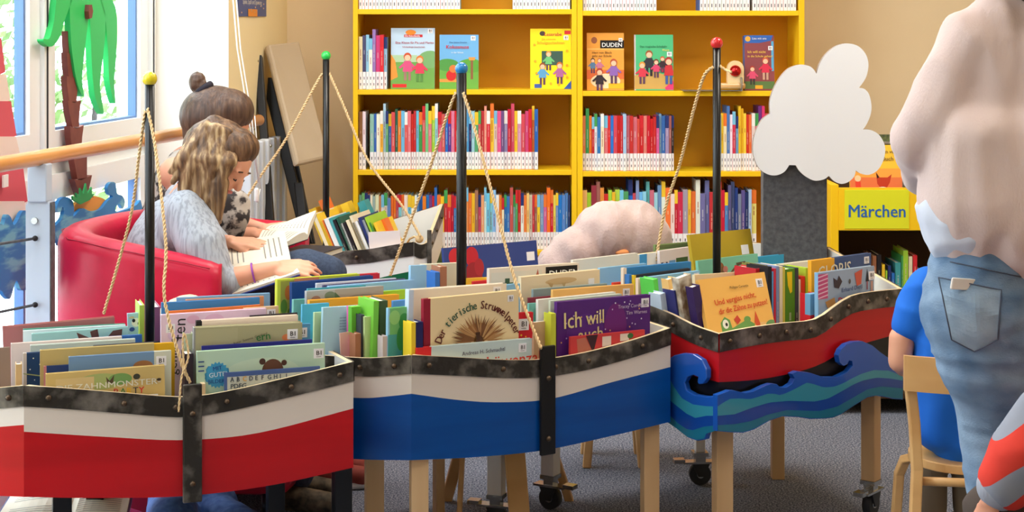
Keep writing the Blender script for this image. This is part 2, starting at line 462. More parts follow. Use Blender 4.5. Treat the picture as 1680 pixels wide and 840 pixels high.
def shelf_run(px0, px1, seq, z, ytop, row, wcol=None, fixed=None, lab=True, gap=0):
    n = len(seq); ws = [random.uniform(.75, 1.25) for _ in seq]; tot = sum(ws); x0 = X(px0); span = X(px1) - x0; x = x0
    for i, ch in enumerate(seq):
        T = ws[i] / tot * span
        if ch == '_': x += T; continue
        nm, c = CN[ch]; pale = random.choice([0, 0, .12, .25, .4]); c = tuple(max(8, min(250, int(v + (225-v)*pale + random.uniform(-14, 14)))) for v in c)
        top = ytop + random.choice([0, 0, 0, 0, -3, 2, 5, -12, -8]) if not fixed else ytop + fixed[i % len(fixed)]
        H = CH - (top - HY) / F * (YB + .03) - z
        c2 = CN[random.choice('wryoBcg')][1] if random.random() < .3 else None
        wc = (245, 235, 225) if ch not in 'weyc' else (150, 60, 50)
        o = spine_book('paperback', T - .0006, .15, H, c, c2, lab, (x, YB + .028 + random.uniform(-.006, .006), z), 0, 0, (random.randint(1, 3), wc) if T > .008 else None)
        def nb(j):
            while 0 <= j < n and seq[j] == '_': return None
            return CN[seq[j]][0] if 0 <= j < n else None
        l, r = nb(i-1), nb(i+1)
        if l and r: s = '%s spine between %s and %s ones, %s' % (nm, l, r, row)
        elif r: s = '%s spine at a left end beside %s one, %s' % (nm, r, row)
        else: s = '%s spine at a right end beside %s one, %s' % (nm, l, row)
        pend.append((o, s, x, 'book', 'paperbacks in the yellow bookcase'))
        x += T
shelf_run(588, 599, 'nw', TOPS[3], 183, 'middle shelf, left bay')
shelf_run(606, 883, 'tbwycgbrGocrrrrcgrgrlcmrbpmrBcbBcgrroryempprrymrmrob', TOPS[3], 182, 'middle shelf, left bay')
shelf_run(588, 936, 'tgoweseoweboorcwwcwwbbobpcbtyrrrbcbyooynrowcccwoebbrtgrwoyernybmorybbbbB', TOPS[4], 320, 'lower shelf, left bay')
shelf_run(956, 1107, 'ogorwberrbrrrcrrrrrrrrrmbbpRk', TOPS[3] - .006, 190, 'middle shelf, right bay')
shelf_run(1181, 1262, 'cyebwrbyyyroempmr', TOPS[3] - .006, 186, 'middle shelf, far right')
shelf_run(956, 1243, 'ylRRorlylcgbrbcctrcbwoerrsyowBBrgrrbBBBBBBcy', TOPS[4] - .006, 312, 'lower shelf, right bay', fixed=[0, 4, -8, -14, -4, 6, 0, 3, -1, 0, 2, -17, 5, -16, 3, 2, -14])
shelf_run(588, 634, 'eBcwpmrc', TOPS[2], 60, 'upper shelf, left bay', fixed=[0, -2, -3, 3, -12, -2, -3, 1])
# top row: only the feet of the books reach into the picture
b = MB()
def toprow(p0, p1, bi):
    x = X(p0); z = TOPS[1] - (.006 if bi else 0)
    while x < X(p1) - .008:
        T = random.uniform(.011, .017); c = CN[random.choice('rbocgmywpt')][1]
        b.box((x, YB + .02, z), (x + T - .0008, YB + .17, z + .19), pm(c))
        b.box((x + .0005, YB + .0188, z), (x + T - .0013, YB + .02, z + .075), M_lwhite)
        b.box((x + T*.36, YB + .0183, z + .014), (x + T*.6, YB + .0188, z + .028), pm((90, 84, 100)))
        x += T
toprow(588, 756, 0); toprow(841, 938, 0); toprow(957, 1081, 1); toprow(1149, 1232, 1); toprow(1236, 1310, 1)
tag(b.build('row_of_paperbacks'), 'row of paperback feet with white call labels along the topmost visible shelf', 'books', None, 'stuff')
# front-facing books on the upper shelf
def display(px0, px1, ytop, bi, cover, desc, T=.012, lean=5, **kw):
    z = TOPS[2] - (.006 if bi else 0); y = YB + .05
    Wd = X(px1, y) - X(px0, y); H = Zat(ytop, y) - z
    o = book_closed('picture_book', Wd, H, T, cover, **kw)
    o.location = (X(px0, y), y - H*math.sin(math.radians(lean))*0, z + .001); o.rotation_euler = (-math.radians(lean), 0, 0)
    tag(o, desc, 'book')
    return o, Wd, H
def kid(cx, z, s, shirt, hair, legs=(90, 60, 90)):
    """little printed figure"""
    return [('e', cx, z, s*.22, s*.24, hair), ('e', cx, z + s*.06, s*.17, s*.17, (240, 195, 165)),
            ('p', [(cx - s*.2, z + s*.24), (cx + s*.2, z + s*.24), (cx + s*.28, z + s*.85), (cx - s*.28, z + s*.85)], shirt),
            ('p', [(cx - s*.18, z + s*.3), (cx - s*.5, z + s*.6), (cx - s*.42, z + s*.68), (cx - s*.1, z + s*.45)], shirt),
            ('p', [(cx + s*.18, z + s*.3), (cx + s*.5, z + s*.62), (cx + s*.42, z + s*.7), (cx + s*.1, z + s*.45)], shirt),
            ('r', cx - s*.2, z + s*.85, cx - s*.05, z + s*1.35, legs), ('r', cx + s*.05, z + s*.85, cx + s*.2, z + s*1.35, legs)]
o, a, h = display(641, 713, 46, 0, (190, 214, 236), 'large pale blue and green story book facing out in left bay')
art(o, [('r', 0, .75, 1, 1.4, (110, 165, 80)), ('e', .9, .72, .28, .2, (120, 170, 110)), ('r', 0, .62, .6, .78, (175, 205, 165)), ('p', [(0, .6), (.1, .75), (.16, 1.12), (0, 1.2)], (236, 150, 60)),
        ('r', .3, .15, .72, .21, (200, 40, 50)), ('e', .45, .1, .12, .06, (235, 140, 40)), ('r', .04, 1.28, .36, 1.36, (215, 40, 40))] + kid(.38, .66, .4, (214, 80, 130), (200, 80, 40), (160, 120, 110)) + kid(.66, .72, .38, (220, 60, 90), (215, 120, 50), (90, 140, 70)), a, h)
title(o, [('Eine Klasse für Pia und Marina', .1, .36, .072, (180, 50, 80)), ('Schulanfangs-Geschichten', .26, .45, .05, (180, 60, 80)), ('Die Rabenfamilie', .32, .2, .05, (255, 255, 255))], a, h); sticker(o, a*.84, h - a*.12, .02)
o, a, h = display(721, 785, 57, 0, (110, 175, 226), 'blue story book with tree and red figure behind blue ball')
art(o, [('r', 0, .8, 1, 1.4, (105, 170, 70)), ('e', .2, .78, .3, .16, (80, 150, 70)), ('e', .8, .8, .35, .18, (90, 160, 60)), ('r', .8, .62, .86, 1.15, (140, 90, 60)), ('p', [(.74, .58), (.92, .58), (.9, .66), (.76, .66)], (220, 150, 70)), ('r', 0, 1.14, .5, 1.22, (226, 150, 70)),
        ('e', .3, 1.05, .13, .14, (205, 40, 40)), ('e', .35, .88, .1, .1, (220, 120, 60))], a, h)
title(o, [('Kokosnuss', .16, .36, .135, (205, 40, 60)), ('Der kleine Drache', .25, .22, .06, (60, 90, 150)), ('in der Schule', .3, .48, .06, (235, 240, 245))], a, h); sticker(o, a*.8, h - a*.15, .02)
o, a, h = display(870, 937, 47, 0, (250, 226, 30), 'bright yellow school stories book facing out at right of left bay', T=.02)
art(o, [('r', .28, .55, .8, .9, (60, 90, 80)), ('e', .3, .12, .07, .06, (70, 60, 60)), ('p', [(.82, 1.48), (1, 1.28), (1, 1.48)], (50, 90, 180)), ('r', .1, 1.36, .28, 1.46, (60, 90, 170)), ('r', .84, .05, .99, .14, (215, 50, 60))]
    + kid(.45, .62, .3, (110, 190, 120), (220, 150, 60)) + kid(.3, .92, .34, (90, 160, 210), (150, 80, 40)) + kid(.72, .9, .34, (170, 100, 160), (190, 110, 50)) + [('e', x, z, .03, .03, (240, 170, 40)) for x, z in ((.1, .4), (.12, .8), (.9, .55), (.15, 1.1), (.9, .9), (.5, 1.35), (.7, 1.38), (.9, 1.2))], a, h)
title(o, [('Leserabe', .34, .18, .12, (200, 50, 60)), ('Schulgeschichten', .16, .38, .1, (235, 160, 40)), ('Die schönsten', .28, .28, .06, (220, 140, 40))], a, h); sticker(o, a*.82, h - a*.28, .02)
o, a, h = display(963, 1024, 54, 1, (232, 160, 66), 'orange book with black title block facing out in right bay')
art(o, [('r', .36, .2, 1, .42, (20, 18, 20)), ('e', .2, .2, .08, .09, (150, 90, 60)), ('r', 0, .42, 1, .46, (240, 185, 100)), ('r', 0, 1.0, 1, 1.25, (220, 110, 60)), ('e', .5, 1.3, .4, .2, (235, 215, 180)), ('r', .58, 1.36, 1, 1.5, (246, 180, 40))]
    + kid(.16, .74, .26, (90, 130, 170), (90, 60, 40)) + kid(.34, .74, .26, (200, 120, 150), (200, 120, 60)) + kid(.72, .8, .42, (140, 100, 180), (180, 80, 50)) + kid(.34, 1.05, .4, (50, 40, 50), (180, 60, 40)), a, h)
title(o, [('DUDEN', .4, .38, .16, (245, 245, 245)), ('Herr von Blech', .14, .56, .085, (110, 80, 40)), ('geht zur Schule', .14, .65, .085, (110, 80, 40))], a, h); sticker(o, a*.86, h - a*.24, .016)
o, a, h = display(1041, 1105, 57, 1, (78, 186, 130), 'green story book with schoolchildren facing out in right bay', spine=(200, 190, 190), spine_w=.006)
art(o, [('p', [(0, 1.05), (.5, .95), (1, 1.1), (1, 1.4), (0, 1.4)], (196, 160, 90)), ('p', [(.78, 1.36), (1, 1.18), (1, 1.42), (.8, 1.42)], (220, 60, 120)), ('r', .4, .86, .95, .92, (150, 70, 50))]
    + kid(.38, .5, .42, (50, 50, 60), (150, 90, 50), (40, 40, 50)) + kid(.2, .78, .36, (210, 60, 80), (220, 150, 60)) + kid(.56, .7, .3, (210, 70, 110), (120, 60, 40)) + kid(.88, .68, .44, (200, 50, 60), (170, 50, 50), (60, 90, 160)) + kid(.72, .62, .26, (60, 40, 50), (200, 90, 50)), a, h)
title(o, [('Das magische Schuljahr', .14, .33, .075, (40, 110, 80)), ('Klasse', .72, .42, .07, (240, 220, 120))], a, h); sticker(o, a*.84, h - a*.56, .02)
o, a, h = display(1222, 1271, 58, 1, (140, 70, 76), 'dark red book with blue header facing out beside wooden toy', T=.05, spine=(60, 100, 170), spine_w=.001)
art(o, [('p', [(0, 0), (.96, 0), (.9, .18), (.5, .26), (0, .26)], (50, 100, 185)), ('e', .12, .12, .09, .09, (240, 170, 60)), ('r', .9, .2, .98, 1.2, (90, 170, 215)), ('r', 0, 1.55, 1, 1.8, (90, 120, 70)), ('r', .35, 1.68, .6, 1.8, (235, 170, 50))]
    + kid(.26, 1.12, .4, (220, 80, 120), (170, 60, 50), (60, 60, 60)) + kid(.7, .85, .48, (215, 50, 80), (200, 90, 60), (200, 160, 140)), a, h)
title(o, [('Ich will nicht', .1, .6, .12, (246, 200, 90)), ('in die Schule gehen!', .1, .74, .105, (246, 200, 90)), ('Lies mit uns', .26, .14, .1, (230, 235, 245))], a, h); sticker(o, a*.8, h - a*.5, .018)
# wooden mouse-like toy and metal bookend
t = empty('wooden_toy', (X(1205, 6.82), 6.8, TOPS[2] - .006))
tag(t, 'small wooden arch toy holding a shiny red ball on upper shelf', 'toy')
b = MB(); M_arch = mat('pale_arch_wood', (236, 206, 156), .5)
pts = [(-.034, .03), (-.034, .09)] + [(-.034*math.cos(a*PI/10), .09 + .034*math.sin(a*PI/10)) for a in range(1, 10)] + [(.034, .09), (.034, .03)]
b.prism([(x, z) for x, z in pts], M_arch, Matrix.Rotation(PI/2, 4, 'X'), -.02, .02); b.build('arch', t, .004, True)
b = MB(); b.ball((-.002, -.02, .082), .024, mat('shiny_red', (200, 40, 40), .08, .7)); b.build('ball', t)
b = MB(); b.box((-.075, -.03, .008), (.04, .03, .032), M_seat); b.build('base', t, .008)
b = MB(); b.box((X(1120), YB - .02, TOPS[2] - .005), (X(1216), YB + .1, TOPS[2] - .003), mat('steel_sheet', (150, 160, 165), .3, .7)); b.box((X(1216), YB - .02, TOPS[2] - .005), (X(1217), YB + .1, TOPS[2] + .05), MC['steel_sheet'])
tag(b.build('bookend'), 'thin grey metal bookend plate lying on the upper shelf under the toy', 'bookend')
# ------------------------------------------------------------ yellow fairy tale unit on the right
Ym = 6.2
def Xm(px): return X(px, Ym)
u = empty('display_trough', (Xm(1450), Ym, 0))
tag(u, 'yellow fairy tale display trough with sign and dark lower shelf, right of cloud', 'bookcase')
def ub(name, a, b, m, par=u):
    q = MB(); q.box((a[0] - Xm(1450), a[1] - Ym, a[2]), (b[0] - Xm(1450), b[1] - Ym, b[2]), m); return q.build(name, par, .0015)
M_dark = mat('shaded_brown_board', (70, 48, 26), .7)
ub('side_panel', (Xm(1363), Ym, 0), (Xm(1376), Ym + .4, Zat(303, Ym)), M_yel)
ub('side_panel', (Xm(1690), Ym, 0), (Xm(1703), Ym + .4, Zat(303, Ym)), M_yel)
ub('front_panel', (Xm(1376), Ym - .005, Zat(378, Ym)), (Xm(1690), Ym + .012, Zat(308, Ym)), M_yel)
ub('trough_floor', (Xm(1376), Ym + .012, Zat(378, Ym)), (Xm(1690), Ym + .4, Zat(372, Ym)), M_yel)
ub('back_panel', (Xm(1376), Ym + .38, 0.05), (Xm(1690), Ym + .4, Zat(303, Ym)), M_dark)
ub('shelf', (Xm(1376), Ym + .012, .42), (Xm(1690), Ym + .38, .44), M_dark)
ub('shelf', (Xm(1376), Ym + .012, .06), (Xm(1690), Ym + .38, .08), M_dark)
sg = ub('sign', (Xm(1385), Ym - .007, Zat(375, Ym)), (Xm(1491), Ym - .0052, Zat(311, Ym)), mat('sign_yellow_green', (222, 222, 40), .4))
b = MB(); add_text(b, 'Märchen', Xm(1390) - Xm(1450), Zat(356, Ym), .0675, mat('sign_letter_blue', (40, 100, 175), .5), -.008, bold=.0011, sx=.93); b.build('sign_text', sg)
pm2 = []
def face_book(px0, px1, ytop, y, zb, cover, desc, lean=6, T=.012, cat='book', yaw=0, name='picture_book', **kw):
    Wd = X(px1, y) - X(px0, y); H = Zat(ytop, y) - zb
    o = book_closed(name, Wd, H, T, cover, **kw); o.location = (X(px0, y), y, zb); o.rotation_euler = (Matrix.Rotation(yaw, 3, 'Z') @ Matrix.Rotation(-math.radians(lean), 3, 'X')).to_euler()
    tag(o, desc, cat); return o, Wd, H
o, a, h = face_book(1396, 1482, 238, Ym + .06, Zat(372, Ym) + .002, (244, 196, 60), 'yellow and orange fox picture book standing in the fairy tale trough', second=None)
art(o, [('r', 0, .45, 1, .62, (240, 165, 70)), ('r', 0, .62, 1, 1.5, (226, 120, 70)), ('p', [(.5, .52), (.57, .62), (.72, .62), (.8, .56), (.76, .72), (.7, .82), (.58, .82), (.52, .74)], (190, 60, 35)), ('p', [(.5, .52), (.56, .62), (.52, .64)], (40, 25, 25)), ('e', .62, .84, .1, .04, (235, 225, 215)),
        ('p', [(.1, .7), (.2, .7), (.22, 1.0), (.12, 1.0)], (225, 70, 50)), ('e', .15, .64, .06, .06, (240, 205, 160))], a, h)
title(o, [('Das Märchen vom', .2, .16, .1, (120, 90, 50)), ('Buch', .62, .3, .11, (110, 85, 50))], a, h)
seq = [(1487, 1497, 262, 's'), (1498, 1506, 258, 'n'), (1507, 1516, 255, 'R'), (1517, 1524, 250, 'w')]
for p0, p1, yt, ch in seq:
    H = Zat(yt, Ym + .1) - Zat(372, Ym)
    o = spine_book('story_book', X(p1, Ym + .1) - X(p0, Ym + .1), .2, H, CN[ch][1], None, False, (X(p0, Ym + .1), Ym + .1, Zat(372, Ym) + .002))
    tag(o, '%s book spine beside the fox book in the fairy tale trough' % CN[ch][0], 'book')
for p0, p1, yt, ch in [(1432, 1438, 420, 'n'), (1439, 1446, 418, 'k'), (1447, 1452, 434, 'y'), (1453, 1456, 444, 'l'), (1457, 1462, 436, 'B'), (1463, 1468, 448, 'b'), (1469, 1478, 431, 't'), (1479, 1482, 420, 'g'), (1482, 1490, 411, 'l'), (1491, 1497, 421, 'e'), (1498, 1505, 419, 'r'), (1506, 1512, 442, 'c')]:
    y = Ym + .05; H = Zat(yt, y) - .441
    o = spine_book('story_book', X(p1, y) - X(p0, y) - .0005, .17, H, CN[ch][1], None, False, (X(p0, y), y, .441), words=(3, (235, 225, 200)))
    pend.append((o, '%s book on the dark shelf under the fairy tale sign' % CN[ch][0], p0, 'book', 'books under the fairy tale sign'))
b = MB(); yq = 6.7; b.box((X(1440, yq), yq, Zat(246, yq)), (X(1530, yq), yq + .02, Zat(221, yq)), mat('olive_print', (110, 120, 70), .6, c2=(70, 80, 60), scale=60)); b.box((X(1440, yq), yq - .006, Zat(236, yq)), (X(1530, yq), yq, Zat(232, yq)), M_chrome)
b.box((X(1440, yq) , yq + .02, 0), (X(1530, yq), yq + .05, Zat(246, yq)), MC['olive_print'])
tag(b.build('display_stand'), 'olive display panel with a metal strip behind the fox book', 'display panel')
# ------------------------------------------------------------ boats
def lerp(a, b, t): return a + (b - a) * t
def rope(parent, pts, name='rope', r=.0034):
    """two-strand twisted rope through world points"""
    P = [Vector(p) for p in pts]
    if len(P) > 2:
        Q = []
        for i in range(len(P)-1):
            p0, p1, p2, p3 = P[max(i-1, 0)], P[i], P[i+1], P[min(i+2, len(P)-1)]
            for k in range(10):
                t = k/10
                Q.append(.5*((2*p1) + (-p0+p2)*t + (2*p0-5*p1+4*p2-p3)*t*t + (-p0+3*p1-3*p2+p3)*t**3))
        Q.append(P[-1]); P = Q
    L = [0]
    for i in range(1, len(P)): L.append(L[-1] + (P[i]-P[i-1]).length)
    n = int(L[-1]/.0035); R = []
    j = 0
    for k in range(n+1):
        s_ = L[-1]*k/n
        while j < len(L)-2 and L[j+1] < s_: j += 1
        t = (s_-L[j])/max(L[j+1]-L[j], 1e-6); R.append(P[j].lerp(P[j+1], t))
    b = MB()
    for ph in (0, PI):
        pts2 = []
        for k, p in enumerate(R):
            t = (R[min(k+1, n)]-R[max(k-1, 0)]).normalized(); a = t.cross(Vector((0, 1, 0))).normalized(); c = t.cross(a)
            an = k*.0035/.024*2*PI + ph
            pts2.append(p + (a*math.cos(an) + c*math.sin(an))*r*.62)
        b.tube(pts2, r*.75, M_rope, 5)
    o = b.build(name, parent); o.matrix_parent_inverse = Matrix.Identity(4)
    return o
def caster(parent, x, y, z0, yaw=0):
    """plate, fork and wheel under a leg; wheel touches the floor"""
    R = Matrix.Translation((x, y, 0)) @ Matrix.Rotation(yaw, 4, 'Z')
    b = MB()
    b.box((-.024, -.024, z0-.012), (.024, .024, z0), M_chrome, R); b.box((-.016, -.016, z0-.03), (.016, .016, z0-.012), M_chrome, R)
    b.box((-.055, -.02, z0-.036), (.05, .02, z0-.03), M_chrome, R)
    b.box((-.085, -.016, z0-.034), (-.05, .016, z0-.022), M_chrome, R)
    for s_ in (-1, 1): b.prism([(-.028, z0-.034), (.03, z0-.034), (.012, .028), (-.008, .028)], M_rubber, R @ Matrix.Rotation(PI/2, 4, 'X') , s_*.017-.002, s_*.017+.002)
    c = b.build('caster', parent, fixn=True)
    b = MB()
    r_ = .034
    b.tube([R @ Vector((0, -.0125, r_)), R @ Vector((0, .0125, r_))], r_, M_rubber, 24); b.tube([R @ Vector((0, -.015, r_)), R @ Vector((0, .015, r_))], .012, M_chrome, 12)
    w_ = b.build('wheel', parent)
    return c
def leg(parent, x, y, ztop, m, s_=.022, zb=0, cast=False, yaw=0, top=None):
    b = MB(); R = Matrix.Translation((x, y, 0)) @ Matrix.Rotation(yaw, 4, 'Z')
    if cast: zb = .105
    b.box((-s_, -s_, zb), (s_, s_, ztop), m, R); o = b.build('leg', parent, .002)
    if cast: caster(o, x, y, zb, yaw)
    return o
class Boat:
    """plan polygon P (counter-clockwise seen from above, front side first); every wall has a rim profile"""
    def __init__(s, name, label, P, prof, low, band, legs):
        s.A = Vector((*P[0], 0)); s.B = Vector((*P[1], 0)); s.P = P
        s.U = (s.B - s.A).normalized(); s.V = Vector((-s.U.y, s.U.x, 0)); s.L = (s.B - s.A).length
        s.yaw = math.atan2(s.U.y, s.U.x)
        s.root = empty(name, (0, 0, 0)); tag(s.root, label, 'boat shelf')
        n = len(P); th = .012
        hull = MB(); rim = MB(); s.bolts = []
        ctr = Vector((sum(p[0] for p in P)/n, sum(p[1] for p in P)/n, 0))
        for i in range(n):
            a, b = Vector((*P[i], 0)), Vector((*P[(i+1) % n], 0)); d = (b-a).normalized(); nrm = Vector((d.y, -d.x, 0))
            f = prof[i]; K = 20; cols = []
            for k in range(K+1):
                t = k/K; p = lerp(a, b, t)
                zt, zm, zb = f(t)
                ti = min(max(t, th/(b-a).length), 1-th/(b-a).length); pi = lerp(a, b, ti) - nrm*th
                cols.append((p, pi, zt, zm, zb, nrm))
            for k in range(K):
                (p, pi, zt, zm, zb, _), (q, qi, yt, ym, yb, _) = cols[k], cols[k+1]
                v = lambda P_, z: Vector((P_.x, P_.y, z))
                splits = [(zt, yt)] + ([(zm[j], ym[j]) for j in range(len(zm))]) + [(zb, yb)]
                for j in range(len(splits)-1):
                    hull.face([v(p, splits[j+1][0]), v(q, splits[j+1][1]), v(q, splits[j][1]), v(p, splits[j][0])], low[j])
                hull.face([v(qi, yb), v(pi, zb), v(pi, zt), v(qi, yt)], M_white)
                hull.face([v(p, zt), v(q, yt), v(qi, yt), v(pi, zt)], M_ply)
                hull.face([v(pi, zb), v(qi, yb), v(q, yb), v(p, zb)], M_ply)
                e = .003
                P1, Q1 = p + nrm*e, q + nrm*e
                rim.face([v(P1, zt-band), v(Q1, yt-band), v(Q1, yt+.001), v(P1, zt+.001)], M_rim)
                rim.face([v(P1, zt+.001), v(Q1, yt+.001), v(q, yt+.001), v(p, zt+.001)], M_rim)
                rim.face([v(p, zt-band), v(q, yt-band), v(Q1, yt-band), v(P1, zt-band)], M_rim)
        s.hull = hull.build('hull', s.root); s.rim = rim.build('metal_band', s.root)
        s.prof = prof; s.n = n
        b = MB(); zz = .40
        b.prism([(lerp(Vector((*p, 0)), ctr, .03).x, lerp(Vector((*p, 0)), ctr, .03).y) for p in P], M_ply, Matrix.Identity(4), zz-.012, zz)
        b.build('tray', s.root, fixn=True)
        for l in legs: leg(s.root, *l[:4], **l[4])
    def bolt(s, i, ts, band):
        a, b = Vector((*s.P[i], 0)), Vector((*s.P[(i+1) % s.n], 0)); d = (b-a).normalized(); nrm = Vector((d.y, -d.x, 0))
        for t in ts:
            z = s.prof[i](t)[0] - band*.5; q = MB(); q.ball(lerp(a, b, t) + nrm*.003 + Vector((0, 0, z)), .0075, M_bolt, 2); q.build('bolt', s.root)
    def line(s, px, v):
        o = s.A + s.V*v
        x, y = hit(px, (o.x, o.y), (s.U.x, s.U.y)); return Vector((x, y, 0))
    def cover(s, xl, yl, xr, yr, v, T, color, desc, z0=.402, lean=0, **kw):
        L, R = s.line(xl, v), s.line(xr, v); zl, zr = Zat(yl, L.y), Zat(yr, R.y)
        Wd = math.hypot((R-L).length, zr-zl); roll = math.atan2(zr-zl, (R-L).length)
        roll = max(-.08, min(.08, roll))
        H = (zl - z0)/math.cos(roll)/math.cos(math.radians(lean)) - (.0 if roll >= 0 else Wd*math.sin(-roll))
        if roll < 0: L = L
        o = book_closed('picture_book', Wd, H, T, color, **kw)
        sh = H*math.sin(math.radians(lean))
        loc = Vector((L.x, L.y, zl)) - (Matrix.Rotation(s.yaw, 3, 'Z') @ Matrix.Rotation(-math.radians(lean), 3, 'X') @ Matrix.Rotation(-roll, 3, 'Y')) @ Vector((0, 0, H))
        o.location = loc
        o.rotation_euler = (Matrix.Rotation(s.yaw, 3, 'Z') @ Matrix.Rotation(-math.radians(lean), 3, 'X') @ Matrix.Rotation(-roll, 3, 'Y')).to_euler()
        tag(o, desc, 'book', s.grp)
        return o, Wd, H
    def spine(s, xl, xr, yt, v, color, desc, D=.16, tilt=0, z0=.402, c2=None, words=None):
        L, R = s.line(xl, v), s.line(xr, v); T = (R-L).length
        H = (Zat(yt, L.y) - z0)/math.cos(math.radians(tilt))
        sh = H*math.sin(math.radians(tilt))
        o = spine_book('picture_book', T, D, H, color, c2, False, (L.x + s.U.x*sh, L.y + s.U.y*sh, z0), s.yaw, math.radians(tilt), words)
        tag(o, desc, 'book', s.grp)
        return o
    def mast(s, px, py_top, v_or_pt, ball_c, r=.0125, br=.0185):
        x, y = v_or_pt; z = Zat(py_top, y)
        b = MB(); b.tube([(x, y, .40), (x, y, z)], r, M_black, 16); m = b.build('mast', s.root)
        b = MB(); b.ball((x, y, z + br*.7), br, mat('ball_%02x%02x%02x' % ball_c, ball_c, .2, coat=.5)); b.build('mast_ball', m)
        return m
    def strap(s, px0, px1, y0, y1, bolts, m=M_rim):
        """vertical metal strap on the front wall"""
        e = .0035
        a, b = s.line((px0+px1)/2, -.008), None
        hw = (px1-px0)/2/F*a.y/ max(.2, s.U.x)*.95
        M = Matrix.Translation(a) @ Matrix.Rotation(s.yaw, 4, 'Z')
        q = MB(); q.box((-hw, -.006, Zat(y1, a.y)), (hw, .0045, Zat(y0, a.y)), m, M); o = q.build('side_strap', s.root, .003)
        for py in bolts:
            q = MB(); q.ball(M @ Vector((0, -.006, Zat(py, a.y))), .0075, M_bolt, 2); q.build('bolt', o)
        return a
def sailprof(z_end, sag, zt2=None, mid=(.09,), bot=(.39, .025)):
    def f(t):
        k = 4*t*(1-t)
        return (z_end - sag*k, tuple(z_end - sag*k - m for m in mid), bot[0] - bot[1]*k)
    return f
def flat(z0, z1, mid, b0, b1=None):
    return lambda t: (lerp(z0, z1, t), tuple(lerp(z0, z1, t) - m for m in mid), lerp(b0, b1 if b1 is not None else b0, t))
def prof_px(P0, P1, tops, mids, bots):
    """profile through photo readings: lists of (px, py) for rim, stripe edges and bottom along one wall"""
    d = (P1[0]-P0[0], P1[1]-P0[1])
    def conv(pts):
        r = []
        for px, py in pts:
            x, y = hit(px, P0, d); t = ((x-P0[0])*d[0] + (y-P0[1])*d[1])/(d[0]**2+d[1]**2); r.append((t, Zat(py, y)))
        return sorted(r)
    T, Ms, B = conv(tops), [conv(m) for m in mids], conv(bots)
    def ev(c, t):
        if t <= c[0][0]: i = 0
        elif t >= c[-1][0]: i = len(c)-2
        else: i = max(k for k in range(len(c)-1) if c[k][0] <= t)
        (t0, z0), (t1, z1) = c[i], c[i+1]
        if len(c) > 2 and 0 <= (t-t0)/(t1-t0) <= 1:
            m0 = (c[i+1][1]-c[i-1][1])/(c[i+1][0]-c[i-1][0]) if i > 0 else (z1-z0)/(t1-t0)
            m1 = (c[i+2][1]-c[i][1])/(c[i+2][0]-c[i][0]) if i+2 < len(c) else (z1-z0)/(t1-t0)
            h = t1-t0; u = (t-t0)/h
            return (2*u**3-3*u*u+1)*z0 + (u**3-2*u*u+u)*h*m0 + (-2*u**3+3*u*u)*z1 + (u**3-u*u)*h*m1
        return z0 + (z1-z0)*(t-t0)/(t1-t0)
    return lambda t: (ev(T, t), tuple(ev(m, t) for m in Ms), ev(B, t))
# --- red sailing boat (nearest)
RA, RB = (-1.13, 3.81), (-.392, 4.066)
redP = [RA, RB, (-.57, 4.56), (-1.15, 4.35), (-1.42, 4.02), (-1.37, 3.84)]
fr = prof_px(RA, RB, [(35, 633), (100, 637), (200, 645), (300, 652), (360, 645), (460, 623), (583, 593)], [[(35, 708), (180, 717), (300, 722), (420, 711), (580, 670)]], [(35, 815), (150, 817), (300, 814), (440, 797), (580, 767)])
e0, e1 = fr(0), fr(1)
red = Boat('toy_sailboat_shelf', 'red and white sailing boat book trough with yellow-topped mast, nearest', redP,
    [fr, flat(e1[0], .60, (e1[0]-e1[1][0],), e1[2]), flat(.60, .60, (.09,), .38), flat(.60, .60, (.09,), .38), flat(.60, .60, (.09,), .38), flat(.60, e0[0], (.09,), e0[2])],
    [M_hullw, M_hullr], .047,
    [(-1.075, 3.93, .5, M_black, dict(yaw=.33)), (-.43, 4.16, .5, M_black, dict(yaw=.33)), (-.63, 4.38, .4, M_black, dict(yaw=.33)), (-1.06, 4.2, .4, M_black, {})])
red.grp = 'picture books in the red sailing boat'
red.bolt(0, [.07, .29, .445, .60, .80, .955], .047); red.bolt(5, [.5, .85], .047)
pt = red.strap(300, 331, 630, 824, [678, 793])
m_ = red.mast(243, 138, (-.918, 4.17), (222, 200, 30), .0125, .019)
rope(red.root, [W(238, 182, 4.16), W(228, 255, 4.20), W(213, 360, 4.28), W(170, 515, 4.385)])
rope(red.root, [W(242, 178, 4.155), W(256, 250, 4.10), W(272, 400, 3.98), W(270, 490, 3.92), W(296, 590, 3.90), W(312, 628, 3.905)])
rope(red.root, [W(312, 628, 3.895), W(302, 600, 3.88), W(300, 560, 3.885), W(303, 548, 3.89), W(309, 585, 3.882), W(298, 618, 3.872), W(295, 650, 3.862), W(293, 676, 3.858)], r=.0022)
# divider board
def divider(bt, u, v0, v1, z):
    p = bt.A + bt.U*u; M = Matrix.Translation(p) @ Matrix.Rotation(bt.yaw, 4, 'Z'); q = MB(); q.box((-.005, v0, .40), (.005, v1, z), M_ply, M); q.build('divider', bt.root)
divider(red, .415, .014, .44, .60)
c = red.cover
IN = (250, 240, 225)
o, a, h = c(75, 614, 270, 599, .02, .012, (206, 178, 112), 'tan monster picture book leaning at the very front of the red boat')
art(o, [('e', .45, .1, .2, .07, (170, 180, 110)), ('e', .62, .09, .1, .05, (120, 160, 90)), ('p', [(.5, .06), (.53, .1), (.57, .05), (.56, .12), (.51, .12)], (90, 70, 50)), ('e', .76, .08, .03, .025, (60, 60, 50)), ('e', .95, .12, .02, .012, (60, 50, 40)), ('r', .08, .05, .4, .2, (212, 186, 130))], a, h)
title(o, [('DIE ZAHNMONSTER-', .08, .155, .072, (225, 222, 205), 0, 1.3)], a, h)
